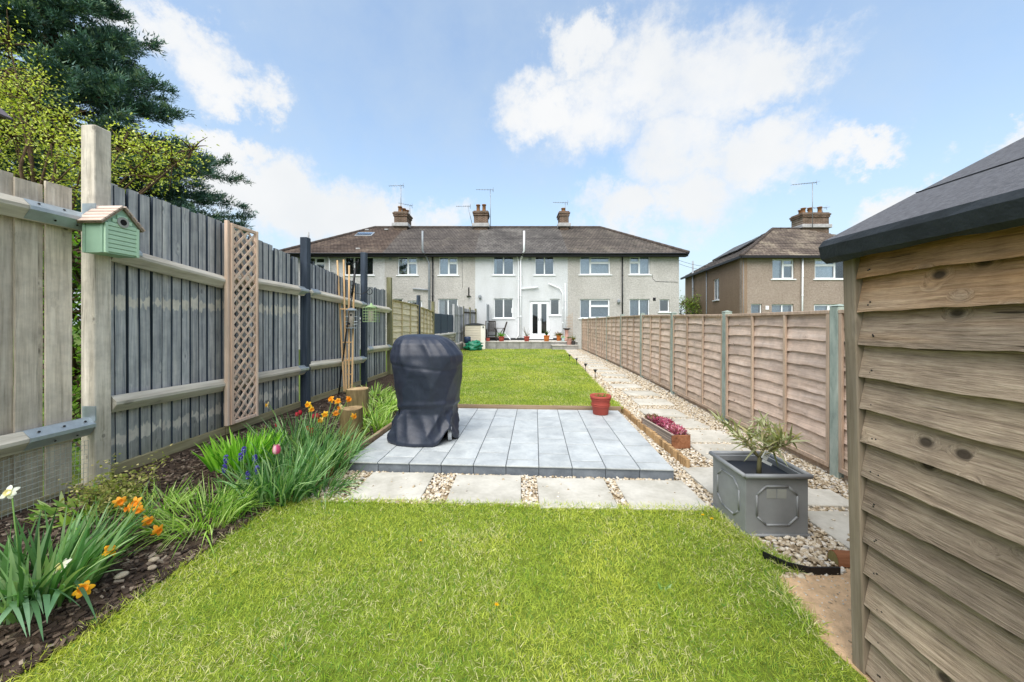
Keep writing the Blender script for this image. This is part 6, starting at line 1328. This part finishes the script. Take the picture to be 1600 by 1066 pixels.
# ------------------------------------------------------------------ trees
def conifer(label, base, H, Rm, z0):
    t = thing('spruce_tree', label, 'tree', base); mb = MB(); mb.tube([(0, 0, -.3), (0, 0, H*.3), (0, 0, H*.7), (0, 0, H)], [.32, .24, .11, .02], 10); roots = []; dirs = []
    z = z0
    while z < H-.3:
        f = 1-(z-z0)/(H-z0); r = float(np.interp(z, [2.6, 5.6, 7.6, 9.0, 11.7, 15.2], [6.0, 5.75, 5.1, 3.55, 2.15, .1])); nb = 9 if f > .3 else 6; a0 = random.uniform(0, 6.3)
        for b in range(nb):
            a = a0+2*math.pi*b/nb+random.gauss(0, .15); L = r*random.uniform(.68, 1.0); d = Vector((math.cos(a), math.sin(a), 0)); s_ = Vector((-d.y, d.x, 0)); zz = z+random.uniform(-.4, .4); up_ = random.uniform(-.12, .16)
            def bp(u): return d*L*u+Vector((0, 0, zz+L*(up_*u-.22*u*u+.20*u**3)))
            mb.tube([bp(0), bp(.35), bp(.7), bp(1)], [.05, .035, .02, .008], 5)
            nt2 = int(10+L*10)
            for i in range(nt2):
                u = random.uniform(.18, 1)**.7; p = bp(u); sd = random.choice((-1, 1)); tw = (d*random.uniform(.3, 1)+s_*sd*random.uniform(.2, 1)+Vector((0, 0, random.uniform(-.45, .9)))).normalized(); TL = (.25+.5*(1-u)+.15)*random.uniform(.6, 1.15)
                q0 = p; 
                for k in range(3): roots.append(q0+tw*TL*(k*.33)); dirs.append(tw+Vector((0, 0, .12*k)))
        z += random.uniform(.24, .36)
    mb.build('trunk', m['trunk'], t, smooth=True); rt = np.array(roots); dr = np.array(dirs); K = 10; n = len(rt)*K
    rt = np.repeat(rt, K, 0)+rng.normal(0, .05, (n, 3)); d = np.repeat(dr, K, 0)+rng.normal(0, .55, (n, 3)); d[:, 2] += .3; d /= np.linalg.norm(d, axis=1, keepdims=True)
    tint = np.repeat(cols(('#4c6b60', '#5f8270', '#395750', '#7b9474', '#4a6a63'), len(rt)//K, .25), K, 0)
    V, Q_, c = blades(rt, d, rng.uniform(.08, .17, n), .046, .1, 1, tint, power=1.2); stuff(obj('crown', arr_mesh('crown', V, Q_, c), m['needle'], t)); print('conifer', len(Q_)*2); return t
conifer('tall blue green spruce tree behind the left fence', ((75-CX)/F*11.5, 11.5, -.05), 15.2, 6.6, 2.6)
def broadleaf(name, label, base, blobs, H, pal, nl, ls, trunk_r=.12, dens=1.0):
    t = thing(name, label, 'tree', base); mb = MB(); mb.tube([(0, 0, -.2), (.05, 0, H*.35), (0, .05, H*.6)], [trunk_r, trunk_r*.8, trunk_r*.5], 8); R_ = []; D_ = []
    for (x, y, z, r) in blobs:
        c = Vector((x, y, z)); s_ = Vector((0, .02, H*random.uniform(.3, .55))); md = s_.lerp(c, .55)+Vector((random.gauss(0, .15), random.gauss(0, .15), .1)); mb.tube([s_, md, c], [trunk_r*.4, trunk_r*.25, trunk_r*.08], 5)
        for k in range(14):
            e = c+Vector((random.gauss(0, .5), random.gauss(0, .5), random.gauss(.05, .5)))*r; md = c.lerp(e, .5)+Vector((0, 0, .04)); mb.tube([md*.0+c, md, e], [.02, .012, .005], 4)
            m_ = int(nl*r*r/14); 
            if m_ < 1: continue
            u = rng.random(m_)[:, None]; base_ = np.array(c)[None]*(1-u)+np.array(e)[None]*u; R_.append(base_*.5+np.array(e)[None]*.5+rng.normal(0, .16*r+.04, (m_, 3)))
    mb.build('trunk', m['trunk'], t, smooth=True); rt = np.concatenate(R_); n = len(rt); d = rng.normal(0, 1, (n, 3)); d[:, 2] -= .1; d /= np.linalg.norm(d, axis=1, keepdims=True)
    V, Q_, c = blades(rt, d, rng.uniform(.6, 1.2, n)*ls, ls*.6, .2, 2, cols(pal, n, .28), power=2.6); stuff(obj('crown', arr_mesh('crown', V, Q_, c), m['leaf'], t)); print(name, len(Q_)*2); return t
YG = ('#b0b84c', '#c9cf62', '#95a340', '#dbdf8c', '#7f9038')
ly = 7.6; bs = []
for px, py, r in ((15, 70, .5), (10, 110, .75), (25, 150, .7), (60, 165, .55), (20, 215, .9), (80, 225, .85), (130, 250, .7), (190, 235, .55), (235, 240, .6), (215, 275, .6), (270, 255, .45), (50, 285, .8), (140, 290, .7), (-60, 150, 1.0), (-70, 230, 1.1), (-120, 190, 1.2), (100, 190, .45), (300, 235, .35)):
    p = at(px, py, ly+random.uniform(-.5, .6)); bs.append((p.x-(60-CX)/F*ly, p.y-ly, p.z, r))
broadleaf('leafy_tree', 'yellow green leafy tree just behind the left fence', ((60-CX)/F*ly, ly, 0), bs, 5.5, YG, 1350, .052, .11)
bs = [(random.gauss(0, .9), random.gauss(0, .9), random.uniform(1.0, 3.4), random.uniform(.6, .9)) for _ in range(14)]
broadleaf('leafy_tree', 'small green tree in the gap between the two houses', ((1064-CX)/F*27, 27, 0), bs, 3.4, ('#6f8a3a', '#8aa04a', '#54702c', '#a3b05c'), 420, .12, .12)
bs = [(random.uniform(-.25, .25), random.uniform(-.4, .4), random.uniform(.25, 2.1), random.uniform(.3, .42)) for _ in range(15)]
broadleaf('hedge_plant', 'green leaves seen through the gap beside the tall bare post', (-4.35, 3.75, 0), bs, 2.0, ('#5f8a2c', '#7fa63c', '#486c22'), 2200, .05, .03)
# overhead cables between the houses
for k, (za, zb) in enumerate(((5.15, 5.0), (4.95, 4.75))):
    a, b = Vector((9.62, 21.2, za)), Vector((13.0, 23.0, zb)); mb = MB(); mb.tube([a.lerp(b, t)+Vector((0, 0, -.5*t*(1-t))) for t in np.linspace(0, 1, 12)], .009, 5)
    tag(mb.build('overhead_cable', m['gutter']), ('upper', 'lower')[k]+' of two thin cables strung between the houses', 'cable', 'cables between the houses')
